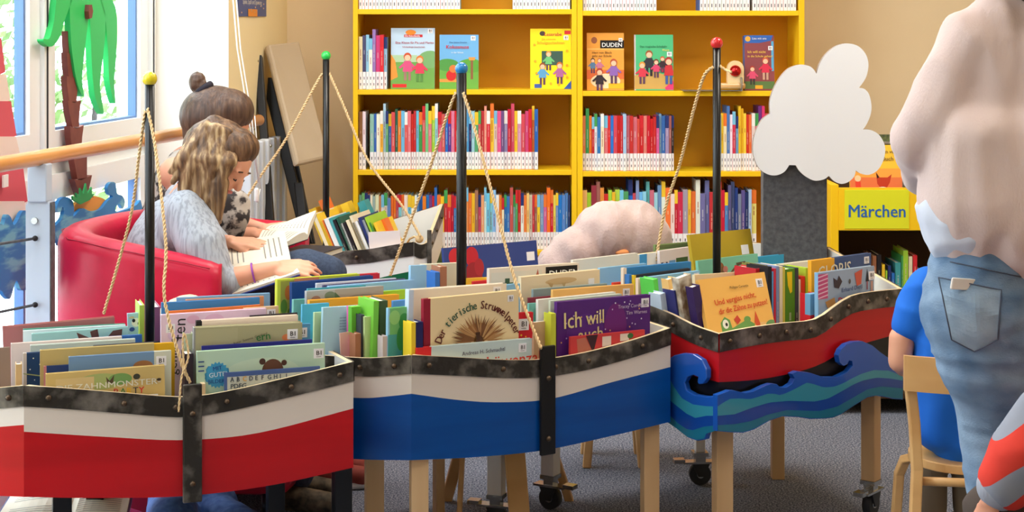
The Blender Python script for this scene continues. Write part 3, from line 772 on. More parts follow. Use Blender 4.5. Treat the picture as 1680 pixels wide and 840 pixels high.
title(o, [('P', .56, .225, .08, (190, 40, 50)), ('A', .615, .225, .08, (60, 120, 60)), ('R', .67, .225, .08, (230, 180, 40)), ('T', .725, .225, .08, (50, 50, 60)), ('Y', .775, .225, .08, (210, 50, 50))], a, h); sticker(o, a*.86, h - .088, .022)
o, a, h = c(113, 586, 281, 575, .05, .01, (112, 144, 180), 'slate blue picture book with pale right edge, second from front of red boat', second=(.83, (206, 208, 190)))
art(o, [('e', .72, .14, .1, .06, (160, 110, 70)), ('p', [(.12, .2), (.2, .14), (.3, .2)], (190, 50, 50)), ('r', 0, .17, .8, .3, (150, 165, 180))], a, h); sticker(o, a*.85, h - .035, .024)
c(72, 601, 170, 595, .066, .006, (40, 62, 112), 'narrow navy book peeking out left of the slate blue one', spine=(205, 130, 130), spine_w=.006)
c(66, 575, 253, 563, .085, .012, (196, 172, 110), 'wide plain tan picture book in the left half of red boat')
c(180, 568, 287, 562, .105, .01, (236, 182, 36), 'yellow picture book beside the red boat mast foot')
o, a, h = c(38, 580, 130, 574, .122, .012, (26, 60, 104), 'navy night sky book with small stars at left of red boat', spine=(200, 190, 185), spine_w=.008)
art(o, [('e', .18, .1, .012, .012, (240, 240, 220)), ('e', .3, .22, .016, .016, (240, 235, 200)), ('e', .12, .3, .012, .012, (230, 235, 240)), ('p', [(0, .36), (.4, .44), (.4, .46), (0, .38)], (150, 160, 110)), ('e', .2, .5, .01, .01, (240, 240, 240))], a, h)
c(153, 567, 262, 560, .142, .006, (50, 50, 70), 'thin dark book edge behind the tan and yellow books in red boat')
c(50, 567, 222, 556, .158, .012, (196, 208, 200), 'pale sage book behind the dark thin one in red boat')
c(18, 564, 200, 552, .18, .012, (224, 206, 200), 'pale pinkish book at the left side of red boat')
c(150, 555, 233, 549, .202, .01, (52, 104, 176), 'bright blue book corner left of the mast in red boat')
o, a, h = c(52, 548, 210, 536, .225, .012, (150, 196, 196), 'aqua book with dark brown deer shapes in red boat')
art(o, [('p', [(.46, .02), (.62, .1), (.6, .22), (.5, .14)], (90, 60, 55)), ('p', [(.6, .02), (.68, .0), (.7, .12), (.63, .14)], (90, 60, 55)), ('p', [(.76, .12), (.84, .03), (.94, .02), (.93, .1), (.86, .2)], (90, 60, 55))], a, h)
c(38, 543, 206, 533, .247, .01, (214, 228, 232), 'white glossy book between aqua and green ones in red boat')
c(38, 540, 205, 531, .267, .008, (84, 156, 134), 'sea green thin book near the back left of red boat')
c(4, 537, 188, 520, .295, .02, (168, 106, 106), 'large dusty brown book with tan top edge at back left of red boat', pages=mat('tan_pages', (232, 178, 120), .6))
c(-30, 574, 16, 570, .095, .012, (146, 122, 108), 'dull brown book cut off by the left picture edge')
red.spine(26, 36, 598, .045, (206, 170, 120), 'small tan spine at the left corner of the red boat', D=.035)
o, a, h = c(209, 515, 231, 513, .36, .012, (172, 210, 232), 'small light blue panda book left of the mast in red boat')
art(o, [('e', .62, .7, .34, .34, (245, 245, 240)), ('e', .45, .55, .12, .14, (30, 30, 40)), ('e', .85, .8, .12, .14, (30, 30, 40)), ('e', .3, 1.2, .2, .16, (60, 90, 160)), ('e', .3, .3, .2, .08, (210, 190, 150))], a, h)
red.spine(229, 237, 501, .33, (176, 206, 84), 'lime green spine touching the mast in red boat', D=.1)
red.spine(252, 263, 504, .30, (158, 96, 130), 'mauve spine right of the mast in red boat', D=.12)
# right half
o, a, h = c(323, 577, 533, 563, .034, .012, (188, 216, 192), 'mint picture book with brown bear and blue badge in red boat')
pts = []
for k in range(40):
    rr = .098 if k % 2 else .083; pts.append((.155 + rr*math.cos(k*PI/20), .19 + rr*1.05*math.sin(k*PI/20)))
art(o, [('e', .5, .2, .3, .12, (200, 222, 196)), ('p', pts, (70, 160, 204)), ('e', .505, .11, .025, .025, (84, 56, 44)), ('e', .675, .13, .022, .022, (84, 56, 44)), ('e', .585, .19, .085, .095, (108, 72, 54)), ('p', [(.5, .2), (.67, .2), (.69, .34), (.48, .34)], (108, 72, 54))]
    + [('r', .01, .075 + k*.035, .055, .085 + k*.035, (50, 80, 140)) for k in range(3)], a, h)
title(o, [('MIT', .12, .155, .045, (40, 70, 140), .1), ('GUTEN', .09, .205, .05, (220, 235, 240), .05), ('BILDERN', .08, .25, .042, (40, 70, 140))], a, h); sticker(o, a*.91, h - .036, .025)
o, a, h = c(368, 612, 525, 601, .016, .006, (74, 98, 152), 'slate blue alphabet book at the lower right of red boat')
art(o, [('r', .03, .045, .97, .35, (196, 200, 190))], a, h)
bt = MB(); x = .06
for i, ch in enumerate('ABCDEFGHIJ'):
    add_text(bt, ch, x*a, h - .095*a, .068*a, pm([(50, 64, 84), (90, 90, 110), (220, 160, 60)][(0, 1, 2)[i % 3] if i == 2 else 0]), -.0024, bold=.0004, sx=.85); x += .064
add_text(bt, 'PDFG', .06*a, h - .165*a, .068*a, pm((50, 64, 84)), -.0024, bold=.0004); bt.build('title', o)
c(331, 568, 512, 557, .06, .006, (44, 46, 136), 'deep blue thin book just behind the bear book')
o, a, h = c(318, 538, 496, 529, .078, .022, (172, 166, 130), 'grey olive picture book with green letters behind the deep blue one', spine=(150, 150, 150), spine_w=.004)
art(o, [('e', .85, .13, .04, .03, (220, 130, 80)), ('r', .02, .02, .4, .2, (178, 172, 136))], a, h)
title(o, [('ern', .57, .15, .1, (50, 120, 60), .12), ('Autor  Susanne  Gernhard', .36, .17, .03, (80, 80, 60), .25)], a, h); sticker(o, a*.86, h - .04, .026)
c(322, 527, 489, 517, .11, .016, (230, 212, 196), 'cream thick book with black corner behind the grey olive one', spine=(30, 28, 30), spine_w=.014)
c(410, 518, 488, 513, .135, .006, (46, 40, 46), 'black thin book edge behind the cream one in red boat')
o, a, h = c(264, 517, 437, 506, .155, .014, (228, 200, 222), 'pale pink book with handwritten title and pink splashes beside mast')
art(o, [('e', .3, .06, .06, .04, (224, 176, 206)), ('e', .5, .07, .09, .05, (222, 180, 210)), ('e', .14, .2, .08, .05, (215, 186, 222))], a, h)
b = MB(); add_text(b, 'geniale', .14*a, h - .15, .034, M_ink, -.002, PI/2 - .05); add_text(b, 'ten', .22*a, h - .065, .042, M_ink, -.002, PI/2 - .05); b.build('title', o); sticker(o, .012, h - .045, .022)
o, a, h = c(400, 506, 457, 502, .178, .01, (222, 190, 150), 'tan book with label just right of the pink book'); sticker(o, a - .03, h - .028, .022)
c(276, 511, 427, 500, .20, .008, (230, 128, 60), 'orange book with its top edge above the pink one')
c(265, 497, 426, 488, .222, .012, (66, 134, 194), 'mid blue book behind the orange edge in red boat')
c(305, 492, 433, 486, .246, .008, (224, 150, 100), 'orange and white book edge behind the mid blue one')
c(290, 489, 443, 481, .27, .012, (134, 176, 214), 'light blue book farthest back in the right half of red boat')
o, a, h = c(455, 534, 509, 531, .175, .008, (92, 156, 200), 'small blue labelled book at the right end of red boat'); sticker(o, a - .034, h - .034, .026)
red.spine(302, 317, 548, .12, (196, 206, 176), 'pale green small spine beside the side strap', D=.03)
red.spine(303, 317, 581, .05, (52, 40, 52), 'dark small spine beside the side strap', D=.06)
# --- blue sailing boat
BA, BB = (-.2535, 4.15), (.441, 4.58)
blueP = [BA, BB, (.03, 5.22), (-.62, 4.86), (-.64, 4.42), (-.495, 4.215)]
fb = prof_px(BA, BB, [(675, 583), (755, 587), (830, 591), (890, 590), (960, 579), (1040, 558), (1104, 537)], [[(675, 646), (750, 656), (815, 660), (900, 655), (1000, 628), (1100, 602)]], [(675, 755), (780, 750), (890, 739), (1000, 716), (1100, 692)])
e0, e1 = fb(0), fb(1)
f5 = prof_px((-.495, 4.215), BA, [(537, 584), (600, 588), (640, 586), (675, 583)], [[(537, 650), (600, 653), (640, 650), (675, 646)]], [(537, 750), (600, 754), (675, 755)])
q0 = f5(0)
blue = Boat('toy_sailboat_shelf', 'blue and white sailing boat book trough with blue-topped mast, in middle', blueP,
    [fb, flat(e1[0], .66, (e1[0]-e1[1][0],), e1[2]), flat(.66, .66, (.09,), .38), flat(.66, .66, (.09,), .38), flat(.66, q0[0], (q0[0]-q0[1][0],), q0[2]), f5],
    [M_hullw, M_hullb], .046,
    [(-.238, 4.205, .45, M_wood, dict(yaw=.2)), (.385, 4.60, .45, M_wood, dict(yaw=.2)), (-.37, 4.42, .40, M_wood, dict(yaw=.2, s_=.024)), (-.215, 4.83, .40, M_wood, dict(yaw=.5, s_=.014)),
     (-.045, 4.78, .40, M_white, dict(cast=True, yaw=-.3)), (.117, 4.99, .40, M_white, dict(cast=True, yaw=2.6))])
blue.grp = 'picture books in the blue sailing boat'
blue.bolt(0, [.06, .33, .53, .66, .88], .046); blue.bolt(5, [.25, .45, .82], .046)
blue.strap(885, 911, 567, 746, [620, 719], M_black)
blue.mast(755, 120, (-.143, 4.66), (26, 124, 190), .0145, .0185)
rope(blue.root, [W(748, 152, 4.66), W(735, 185, 4.68), W(700, 290, 4.78), W(640, 452, 4.96)], r=.0038)
rope(blue.root, [W(760, 152, 4.64), W(780, 215, 4.6), W(808, 320, 4.53), W(845, 460, 4.44), W(888, 572, 4.33)], r=.0038)
c = blue.cover
o, a, h = c(684, 571, 873, 555, .014, .012, (196, 214, 214), 'pale blue-grey book with red spine at the front of blue boat', spine=(214, 40, 44), spine_w=.042)
title(o, [('Andreas H. Schmachtl', .38, .085, .042, (90, 90, 110), .03), ('Tilda  Löwenzahn', .26, .21, .13, (200, 60, 50), .03)], a, h); sticker(o, a*.88, h - .034, .024)
o, a, h = c(695, 491, 851, 476, .035, .014, (238, 214, 166), 'large cream lion-mane picture book with dark red spine in blue boat', spine=(150, 24, 50), spine_w=.02)
b = MB(); rr = .41; txt = 'Der tierische Struwwelpeter'; n = len(txt)
for i, ch in enumerate(txt):
    an = PI*.878 - i/(n-1)*PI*.756
    colr = (96, 34, 30) if i < 4 or i >= 14 else ((50, 90, 70) if i >= 4 else (90, 40, 30))
    add_text(b, ch, .565*a + rr*a*math.cos(an), h - .545*a + rr*a*math.sin(an), .106*a, pm(colr), -.0026, an - PI/2 , center=True, bold=.0006, sx=.84)
b.build('title', o)
rnd = random.Random(5); items = [('e', .56, .43, .17, .17, (176, 128, 78))]
for k in range(64):
    an = -PI*.16 + k/63*PI*1.32 + rnd.uniform(-.05, .05); r1 = rnd.uniform(.25, .33); cx, cz = .56 + .06*math.cos(an), .45 - .08*math.sin(an)
    tip = (.56 + r1*math.cos(an), .44 - r1*.88*math.sin(an)); nx, nz = -math.sin(an)*.02, -math.cos(an)*.02
    items.append(('p', [(cx + nx, cz + nz), tip, (cx - nx, cz - nz)], rnd.choice([(150, 100, 56), (178, 132, 84), (120, 78, 44), (196, 156, 104)])))
items += [('e', .56, .42, .035, .05, (84, 52, 34)), ('p', [(.52, .34), (.56, .48), (.57, .34)], (70, 44, 30)), ('e', .49, .47, .04, .05, (200, 165, 118)), ('e', .63, .47, .04, .05, (200, 165, 118))]
art(o, items, a, h); sticker(o, a*.88, h - .028, .018)
o, a, h = c(800, 516, 875, 512, .054, .01, (214, 34, 48), 'red book with white label between lion book and side strap'); sticker(o, a - .045, h - .047, .032)
art(o, [('e', .75, .42, .02, .02, (240, 190, 60)), ('e', .85, .45, .015, .015, (240, 190, 60))], a, h)
o, a, h = c(671, 476, 831, 465, .075, .02, (232, 220, 204), 'wide cream book with pale blue spine standing behind the lion book', spine=(196, 214, 236), spine_w=.014); sticker(o, a*.86, h - .03, .024)
blue.spine(675, 682, 530, .022, (238, 204, 50), 'thin yellow spine left of the lion book', D=.045)
blue.spine(682.5, 694, 529, .022, (34, 34, 92), 'navy spine left of the lion book', D=.045)
o, a, h = c(637, 506, 672, 503, .085, .012, (116, 190, 120), 'green watercolour tree book near the left corner of blue boat', spine=(150, 200, 235), spine_w=.005)
art(o, [('e', .75, .6, .25, .35, (60, 150, 70)), ('e', .3, .4, .25, .3, (150, 210, 130)), ('r', 0, 1.1, 1, 3, (70, 160, 170)), ('e', .6, 1.3, .2, .5, (60, 150, 80)), ('e', .8, 1.9, .15, .25, (70, 150, 60))], a, h)
c(645, 494, 673, 491, .125, .01, (92, 152, 220), 'bright blue book corner above the green watercolour book')
sp = blue.spine
sp(577, 592, 504, .175, (226, 112, 180), 'pink book with green top in the left part of blue boat', D=.03, c2=(110, 190, 60))
sp(583, 592, 548, .135, (168, 110, 80), 'small brown spine in front of the pink and green book', D=.035)
sp(592.5, 598, 517, .145, (64, 66, 80), 'dark grey thin spine right of the pink book in blue boat', D=.08)
sp(598.5, 613, 520, .135, (196, 216, 150), 'pale green thick spine in the left part of blue boat', D=.1)
sp(613.5, 622, 494, .12, (124, 200, 70), 'tall lime spine leaning left in blue boat', D=.09, tilt=-2)
sp(622.5, 636, 494, .125, (72, 90, 62), 'dark olive tall book beside the lime spine in blue boat', D=.09)
sp(628, 636, 552, .088, (206, 190, 190), 'small pale spine before the dark olive book', D=.03)
sp(603, 612, 503, .24, (70, 130, 70), 'green book top between the pink and lime spines', D=.05)
o, a, h = c(558, 547, 576, 544, .19, .006, (236, 188, 172), 'little salmon book low at the left of blue boat')
o, a, h = c(530, 505, 590, 501, .215, .01, (178, 216, 234), 'light blue book back with small printed lines in blue boat')
b = MB()
for k in range(5): add_text(b, 'abenteuer von text und bild', .45*a, h - (.29 + k*.07)*a, .055*a, pm((70, 100, 140)), -.002, sx=.8)
b.build('printed_lines', o)
c(516, 513, 570, 509, .235, .008, (190, 216, 168), 'pale green book peeking out left of the light blue one')
c(508, 493, 655, 483, .30, .014, (238, 168, 48), 'wide orange picture book in the left half of blue boat')
c(496, 500, 540, 497, .285, .008, (84, 184, 226), 'cyan book edge left of the wide orange book')
o, a, h = c(503, 478, 629, 469, .325, .012, (166, 172, 176), 'grey book with frogs and misty hills behind the orange one')
art(o, [('e', .3, .07, .07, .05, (110, 130, 110)), ('e', .12, .1, .06, .04, (150, 120, 110)), ('r', .36, 0, 1, .25, (160, 156, 148)), ('p', [(.36, .03), (.46, .12), (.36, .14)], (80, 110, 80)), ('e', .7, .12, .2, .04, (135, 130, 122))], a, h)
c(560, 484, 667, 475, .342, .01, (168, 212, 54), 'lime book right of the grey frog book')
c(482, 492, 560, 487, .356, .012, (112, 182, 172), 'teal book low at the left of blue boat', z0=.405)
c(505, 474, 600, 468, .372, .008, (64, 156, 176), 'dark teal thin book behind the grey frog book')
c(540, 470, 680, 459, .385, .014, (150, 192, 228), 'sky blue wide book across the blue boat left half')
c(530, 468, 665, 457, .41, .006, (90, 84, 120), 'purple grey thin book behind the sky blue one')
c(519, 465, 650, 456, .43, .006, (226, 228, 238), 'white thin book behind the purple grey one')
c(479, 464, 612, 452, .455, .016, (30, 66, 130), 'big navy book at the back left of blue boat')
o, a, h = c(455, 459, 590, 449, .49, .016, (202, 214, 70), 'lime yellow jungle book at the far left of blue boat')
art(o, [('r', .04, .02, .2, .6, (160, 160, 70)), ('e', .13, .15, .04, .08, (190, 110, 50)), ('e', .08, .3, .04, .08, (90, 130, 50)), ('e', .15, .4, .03, .08, (90, 120, 40)), ('r', .2, .0, .5, .06, (210, 140, 100))], a, h)
c(510, 456, 623, 448, .525, .014, (196, 36, 54), 'dark red book with its corner showing behind the navy one')
c(674, 436, 700, 435, .40, .012, (150, 196, 232), 'light blue tall book left of the cream one, behind mast')
c(692, 434, 758, 431, .425, .014, (226, 220, 200), 'cream tall book immediately left of the blue boat mast')
sp(714, 721.5, 447, .30, (52, 110, 190), 'small blue spine beside the mast of blue boat', D=.05)
sp(722, 733, 438, .31, (168, 112, 84), 'small brown spine beside the mast of blue boat', D=.05)
o, a, h = c(727, 407, 880, 394, .60, .012, (50, 68, 134), 'large dark blue book with red apples and code sticker, behind mast', lean=8)
art(o, [('e', .12, .09, .07, .08, (200, 40, 50)), ('e', .1, .25, .1, .12, (210, 36, 50)), ('e', .29, .1, .07, .09, (190, 36, 50)), ('e', .3, .26, .09, .11, (150, 34, 44)), ('e', .36, .2, .05, .08, (170, 40, 50)), ('r', .02, .38, .98, .4, (40, 56, 110)), ('e', .33, .36, .03, .03, (230, 180, 150))], a, h); sticker(o, a*.88, h - .06, .028, '')
c(765, 457, 805, 455, .36, .008, (240, 200, 60), 'yellow small book right of the blue boat mast')
c(776, 462, 806, 459, .33, .008, (214, 46, 56), 'red small book right of the blue boat mast')
o, a, h = c(803, 441, 950, 431, .29, .014, (232, 220, 204), 'white book with black title block and tractor print in blue boat')
art(o, [('r', .62, .02, .98, .14, (22, 20, 22)), ('r', .02, .04, .58, .4, (222, 218, 206)), ('r', .14, .14, .26, .2, (80, 110, 80)), ('e', .14, .2, .03, .04, (40, 50, 40)), ('e', .27, .2, .035, .045, (40, 50, 40)), ('r', .17, .1, .22, .15, (60, 90, 70)), ('p', [(.5, .12), (.53, .03), (.55, .12)], (180, 100, 80))], a, h)
title(o, [('DUDEN', .65, .125, .1, (240, 240, 240))], a, h)
c(816, 469, 853, 465, .185, .01, (136, 188, 222), 'light blue book behind the lion book right corner')
o, a, h = c(855, 455, 984, 442, .23, .016, (230, 212, 178), 'cream book with brown brushed stain and code sticker in blue boat')
art(o, [('e', .5, .08, .2, .035, (208, 178, 132)), ('p', [(.32, .08), (.38, .15), (.4, .1)], (196, 160, 110)), ('p', [(.5, .1), (.54, .16), (.56, .1)], (200, 170, 120))], a, h); sticker(o, a*.85, h - .042, .02, '')
c(875, 475, 996, 465, .195, .01, (132, 154, 158), 'grey teal book in front of the brushed cream one')
c(868, 489, 925, 484, .17, .008, (130, 40, 60), 'dark red small book in the right half of blue boat')
o, a, h = c(907, 476, 1040, 466, .145, .01, (236, 184, 106), 'light orange labelled book behind the purple one'); sticker(o, a*.86, h - .034, .024)
c(868, 498, 900, 496, .118, .008, (116, 186, 176), 'small teal book left of the white books in blue boat', z0=.405)
c(883, 492, 1010, 479, .098, .012, (220, 218, 210), 'white pale book two behind the purple one')
c(903, 494, 1020, 482, .076, .01, (196, 206, 190), 'greenish white book directly behind the purple one')
sp(876, 902, 529, .06, (214, 176, 140), 'small tan book beside the side strap of blue boat', D=.03)
sp(904, 912, 515, .03, (200, 206, 60), 'yellow green thin spine left of the purple book', D=.035)
o, a, h = c(914, 496, 1067, 483, .042, .014, (84, 34, 120), 'purple starry picture book with big cream letters in blue boat')
rnd = random.Random(9)
art(o, [('e', .62, .25, .12, .2, (110, 36, 120)), ('e', .3, .3, .2, .18, (92, 40, 132))] + [('e', rnd.uniform(.04, .97), rnd.uniform(.03, .45), .007, .007, rnd.choice([(230, 170, 110), (230, 220, 240), (200, 180, 220)])) for k in range(42)], a, h)
title(o, [('Ich', .06, .235, .2, (232, 214, 150), .03, .85), ('will', .3, .215, .17, (232, 214, 150), .02, .85), ('auch', .22, .355, .16, (232, 214, 150), .02, .9), ('Tracey Corderoy', .64, .1, .045, (200, 180, 210)), ('Tim Warnes', .73, .16, .045, (200, 180, 210))], a, h); sticker(o, a*.9, h - .034, .026)
o, a, h = c(936, 553, 1058, 541, .016, .008, (206, 62, 64), 'red and white chequered book low at the front right of blue boat')
art(o, [('p', [(.08, .03), (.2, .02), (.3, .2), (.1, .2)], (190, 110, 90)), ('r', .42, .03, .54, .14, (226, 210, 200)), ('r', .66, .02, .78, .1, (226, 210, 200)), ('e', .8, .05, .04, .03, (60, 110, 60)), ('p', [(.2, .0), (.36, .0), (.3, .2)], (60, 30, 40))], a, h)
# --- steamer with waves (right)
SA, SB_ = (.566, 4.50), (1.176, 4.95)
stP = [SA, SB_, (1.03, 5.35), (.74, 5.50), (.115, 5.115)]
ft = prof_px(SA, SB_, [(1179, 548), (1230, 538), (1290, 530), (1325, 527), (1345, 521), (1370, 503), (1395, 487), (1425, 480), (1481, 474)], [[(1179, 627), (1240, 623), (1300, 612), (1345, 598), (1390, 573), (1440, 557), (1481, 546)]], [(1179, 668), (1300, 655), (1481, 630)])
fl = prof_px((.115, 5.115), SA, [(1068, 502), (1100, 515), (1140, 535), (1179, 548)], [[(1068, 575), (1120, 610), (1179, 627)]], [(1068, 650), (1179, 668)])
e0, e1, l0 = ft(0), ft(1), fl(0)
st = Boat('toy_steamer_shelf', 'red and black steamship book trough with painted blue waves and red-topped mast', stP,
    [ft, flat(e1[0], .745, (.13,), .42), flat(.745, .745, (.13,), .42), flat(.745, min(.72, l0[0]), (.13,), .42), fl],
    [M_hullr, M_hullk], .05, [])
st.grp = 'picture books in the steamship'
st.bolt(0, [.05, .2, .34, .47, .58, .68, .79, .9], .05); st.bolt(4, [.6, .76, .91], .05)
leg(st.root, .588, 4.60, .46, M_wood, .024, yaw=.2)
leg(st.root, 1.075, 4.93, .46, M_wood, .022, cast=True, yaw=.9)
leg(st.root, .60, 5.26, .42, M_white, .015, cast=True, yaw=.1)
leg(st.root, .86, 5.33, .42, M_wood, .02)
# waves: cut-out board in front of the hull, its painted bands lie on it
M_w1 = mat('wave_royal_blue', (26, 86, 180), .28, coat=.4); M_w2 = mat('wave_teal', (54, 146, 170), .28, coat=.4); M_w3 = mat('wave_deep_blue', (14, 70, 160), .28, coat=.4); M_w4 = mat('wave_green_teal', (24, 116, 146), .28, coat=.4)
def zf(pts): return [(1080 + x/2.8, 560 + y/2.8) for x, y in pts]
Wtop_f = zf([(272, 248), (300, 238), (330, 226), (360, 228), (400, 238), (440, 230), (490, 205), (520, 195), (545, 197), (560, 212), (590, 212), (615, 195), (627, 172), (615, 150), (640, 138), (700, 145), (760, 165), (820, 165), (870, 140), (893, 112), (891, 90), (877, 88), (868, 105), (852, 113), (834, 98), (828, 65), (840, 38), (865, 14), (900, 2), (940, 0), (985, 20), (1020, 50), (1060, 78), (1100, 100), (1124, 112)])
Wbot_f = zf([(1124, 268), (1080, 265), (1040, 256), (1000, 250), (960, 258), (900, 295), (840, 335), (805, 350), (770, 355), (700, 357), (640, 348), (570, 345), (510, 365), (440, 405), (390, 420), (330, 418), (272, 413)])
Wtop_l = zf([(-20, 150), (20, 110), (48, 80), (70, 65), (110, 55), (160, 60), (200, 85), (222, 130), (222, 170), (205, 195), (185, 198), (178, 185), (182, 165), (160, 155), (135, 163), (120, 190), (130, 225), (165, 245), (220, 254), (272, 248)])
Wbot_l = zf([(272, 413), (240, 413), (222, 425), (215, 452), (180, 458), (130, 440), (80, 400), (48, 378), (0, 350), (-20, 330)])
def board(name, P0, P1, off, outline, bands, parent):
    a, b = Vector((*P0, 0)), Vector((*P1, 0)); d = (b-a).normalized(); n = Vector((d.y, -d.x, 0)); o0 = a + n*off
    def cv(pts):
        r = []
        for px, py in pts:
            x, y = hit(px, (o0.x, o0.y), (d.x, d.y)); p = Vector((x, y, 0)); r.append(((p-o0).dot(d), Zat(py, y)))
        return r
    M = Matrix(((d.x, 0, n.x, o0.x), (d.y, 0, n.y, o0.y), (0, 1, 0, 0), (0, 0, 0, 1)))
    q = MB(); q.prism(cv(outline), M_w1, M, -.018, 0); wb = q.build(name, parent, .003, True)
    q = MB()
    for k, (up, lo, m) in enumerate(bands):
        U_, L_ = cv(up), cv(lo); N = 48
        u0, u1 = max(U_[0][0], L_[0][0]), min(U_[-1][0], L_[-1][0])
        def at(c, u):
            for i in range(len(c)-1):
                if c[i][0] <= u <= c[i+1][0] + 1e-9: 
                    t = (u-c[i][0])/max(c[i+1][0]-c[i][0], 1e-6); t2 = t
                    return c[i][1] + (c[i+1][1]-c[i][1])*t2
            return c[-1][1]
        for i in range(N):
            a0, a1 = lerp(u0, u1, i/N), lerp(u0, u1, (i+1)/N); z = .0004 + k*.0003
            q.face([M @ Vector((a0, at(L_, a0), z)), M @ Vector((a1, at(L_, a1), z)), M @ Vector((a1, at(U_, a1), z)), M @ Vector((a0, at(U_, a0), z))], m)
    q.build('painted_band', wb)
    return wb
def shift(pts, dy): return [(x, y+dy) for x, y in pts]
f_a = zf([(272, 300), (300, 280), (330, 264), (375, 262), (420, 266), (460, 255), (500, 241), (530, 240), (560, 248), (600, 232), (640, 212), (680, 190), (710, 195), (760, 212), (810, 208), (850, 192), (890, 170), (930, 150), (990, 132), (1060, 135), (1122, 160)])
f_b = zf([(272, 342), (350, 335), (430, 305), (510, 281), (600, 273), (660, 275), (720, 276), (780, 263), (850, 225), (900, 196), (940, 180), (1000, 167), (1060, 170), (1122, 180)])
f_c = zf([(272, 385), (350, 380), (430, 365), (500, 337), (590, 315), (660, 318), (740, 320), (820, 300), (900, 255), (960, 220), (1020, 207), (1060, 210), (1122, 216)])
f_d = zf([(272, 409), (330, 414), (390, 416), (440, 400), (510, 360), (570, 341), (640, 344), (700, 353), (770, 351), (805, 346), (840, 331), (900, 291), (960, 254), (1000, 246), (1040, 252), (1080, 261), (1122, 264)])
l_a = zf([(50, 165), (70, 205), (90, 235), (110, 262), (160, 290), (220, 298), (272, 300)])
l_b = zf([(50, 268), (90, 300), (130, 332), (170, 352), (220, 342), (272, 342)])
l_c = zf([(50, 335), (90, 375), (130, 402), (160, 408), (210, 392), (272, 385)])
l_d = zf([(50, 376), (80, 396), (130, 436), (180, 452), (212, 446), (220, 424), (272, 409)])
board('wave_board', SA, SB_, .03, Wtop_f + Wbot_f, [(f_a, f_b, M_w2), (f_b, f_c, M_w3), (f_c, f_d, M_w4)], st.root)
board('wave_board', (.115, 5.115), SA, .03, Wtop_l + Wbot_l, [(l_a, l_b, M_w2), (l_b, l_c, M_w3), (l_c, l_d, M_w4)], st.root)
st.mast(1177, 78, (.627, 5.04), (206, 36, 40), .0125, .019)
rope(st.root, [W(1170, 110, 5.03), W(1155, 125, 5.05), W(1138, 180, 5.12), W(1115, 270, 5.25), W(1092, 340, 5.32), W(1076, 428, 5.32)], r=.0042)
rope(st.root, [W(1181, 108, 5.03), W(1190, 114, 5.02), W(1200, 118, 4.98)], r=.0035)
# chimney board and cloud of smoke
ych = 5.30
M_chim = mat('chimney_dark_grey', (76, 78, 84), .4, c2=(96, 98, 104), scale=60, bump=.4, bscale=90)
q = MB(); x0, x1 = X(1252, ych), X(1357, ych)
q.box((x0, ych, .402), (x1, ych + .05, Zat(215, ych)), M_chim); ch_ = q.build('chimney', st.root, .002)

def spline(raw, n=5):
    P = [Vector((x, y, 0)) for x, y in raw]; Q = []; N = len(P)
    for i in range(N-1):
        p0, p1, p2, p3 = P[max(i-1, 0)], P[i], P[i+1], P[min(i+2, N-1)]
        for k in range(n):
            t = k/n; Q.append(.5*((2*p1) + (-p0+p2)*t + (2*p0-5*p1+4*p2-p3)*t*t + (-p0+3*p1-3*p2+p3)*t**3))
    return [(v.x, v.y) for v in Q]
arcs = [[(402,205),(420,150),(455,95),(510,52),(570,38),(630,52),(672,95),(688,150),(680,210),(660,250),(636,282)], [(636,282),(668,290),(692,320),(705,380),(700,430),(680,480),(658,512)],
 [(658,512),(700,515),(745,540),(775,590),(780,640),(765,695),(735,740),(690,762),(645,755),(618,738)], [(618,738),(610,770),(580,800),(540,812),(500,798),(470,768)], [(470,768),(440,788),(390,794),(340,770),(305,738),(288,710)],
 [(288,710),(252,708)], [(252,708),(225,745),(180,765),(130,758),(85,725),(58,665),(52,600),(65,530),(100,460),(146,425)], [(146,425),(145,360),(165,290),(205,220),(250,175),(310,155),(360,162),(385,180),(402,205)]]
yc = 5.27
outl = []
for a_ in arcs: outl += spline([(1220 + x/3.36, 60 + y/3.36) for x, y in a_])
cpts = [((px-CX)/F*yc, Zat(py, yc)) for px, py in outl][::-1]
M_cloud = mat('cloud_white', (240, 241, 246), .5); M_cedge = mat('cloud_edge', (150, 135, 125), .7)
q = MB(); q.prism(cpts, M_cloud, Matrix.Translation((0, yc, 0)) @ Matrix.Rotation(PI/2, 4, 'X'), -.022, 0, M_cedge)
cloud = q.build('smoke_cloud', st.root, 0, True); cloud['label'] = 'white puffy cloud board above the dark chimney'
c = st.cover
c(940, 427, 1046, 415, .70, .012, (228, 222, 210), 'white board book at far left of the steamship, below the plush animal')
c(1050, 418, 1090, 413, .72, .01, (70, 156, 216), 'small bright blue book left of the steamship rear rope')
o, a, h = c(1075, 402, 1131, 397, .735, .01, (118, 140, 88), 'green meadow photo book at the back of the steamship')
art(o, [('r', .02, .02, .98, .1, (90, 110, 70)), ('r', .02, .1, .98, .2, (150, 180, 120))], a, h)
o, a, h = c(1082, 412, 1133, 405, .70, .012, (228, 216, 216), 'pale pink book with small photographs at the back of the steamship')
art(o, [('r', .04, .28, .25, .45, (70, 60, 90)), ('r', .3, .26, .5, .45, (110, 160, 210)), ('r', .52, .22, .9, .34, (70, 100, 60)), ('e', .15, .33, .06, .05, (220, 220, 220)), ('r', .5, .38, .95, .5, (215, 215, 210))], a, h)
c(984, 440, 1060, 432, .57, .01, (148, 196, 226), 'light blue wide book under the plush animal in the steamship')
c(1006, 464, 1035, 461, .45, .008, (226, 70, 44), 'red orange small book at left end of the steamship')
c(1023, 440, 1134, 429, .425, .012, (56, 132, 192), 'medium blue book with cream spine left of the red-topped mast', spine=(232, 214, 190), spine_w=.012)
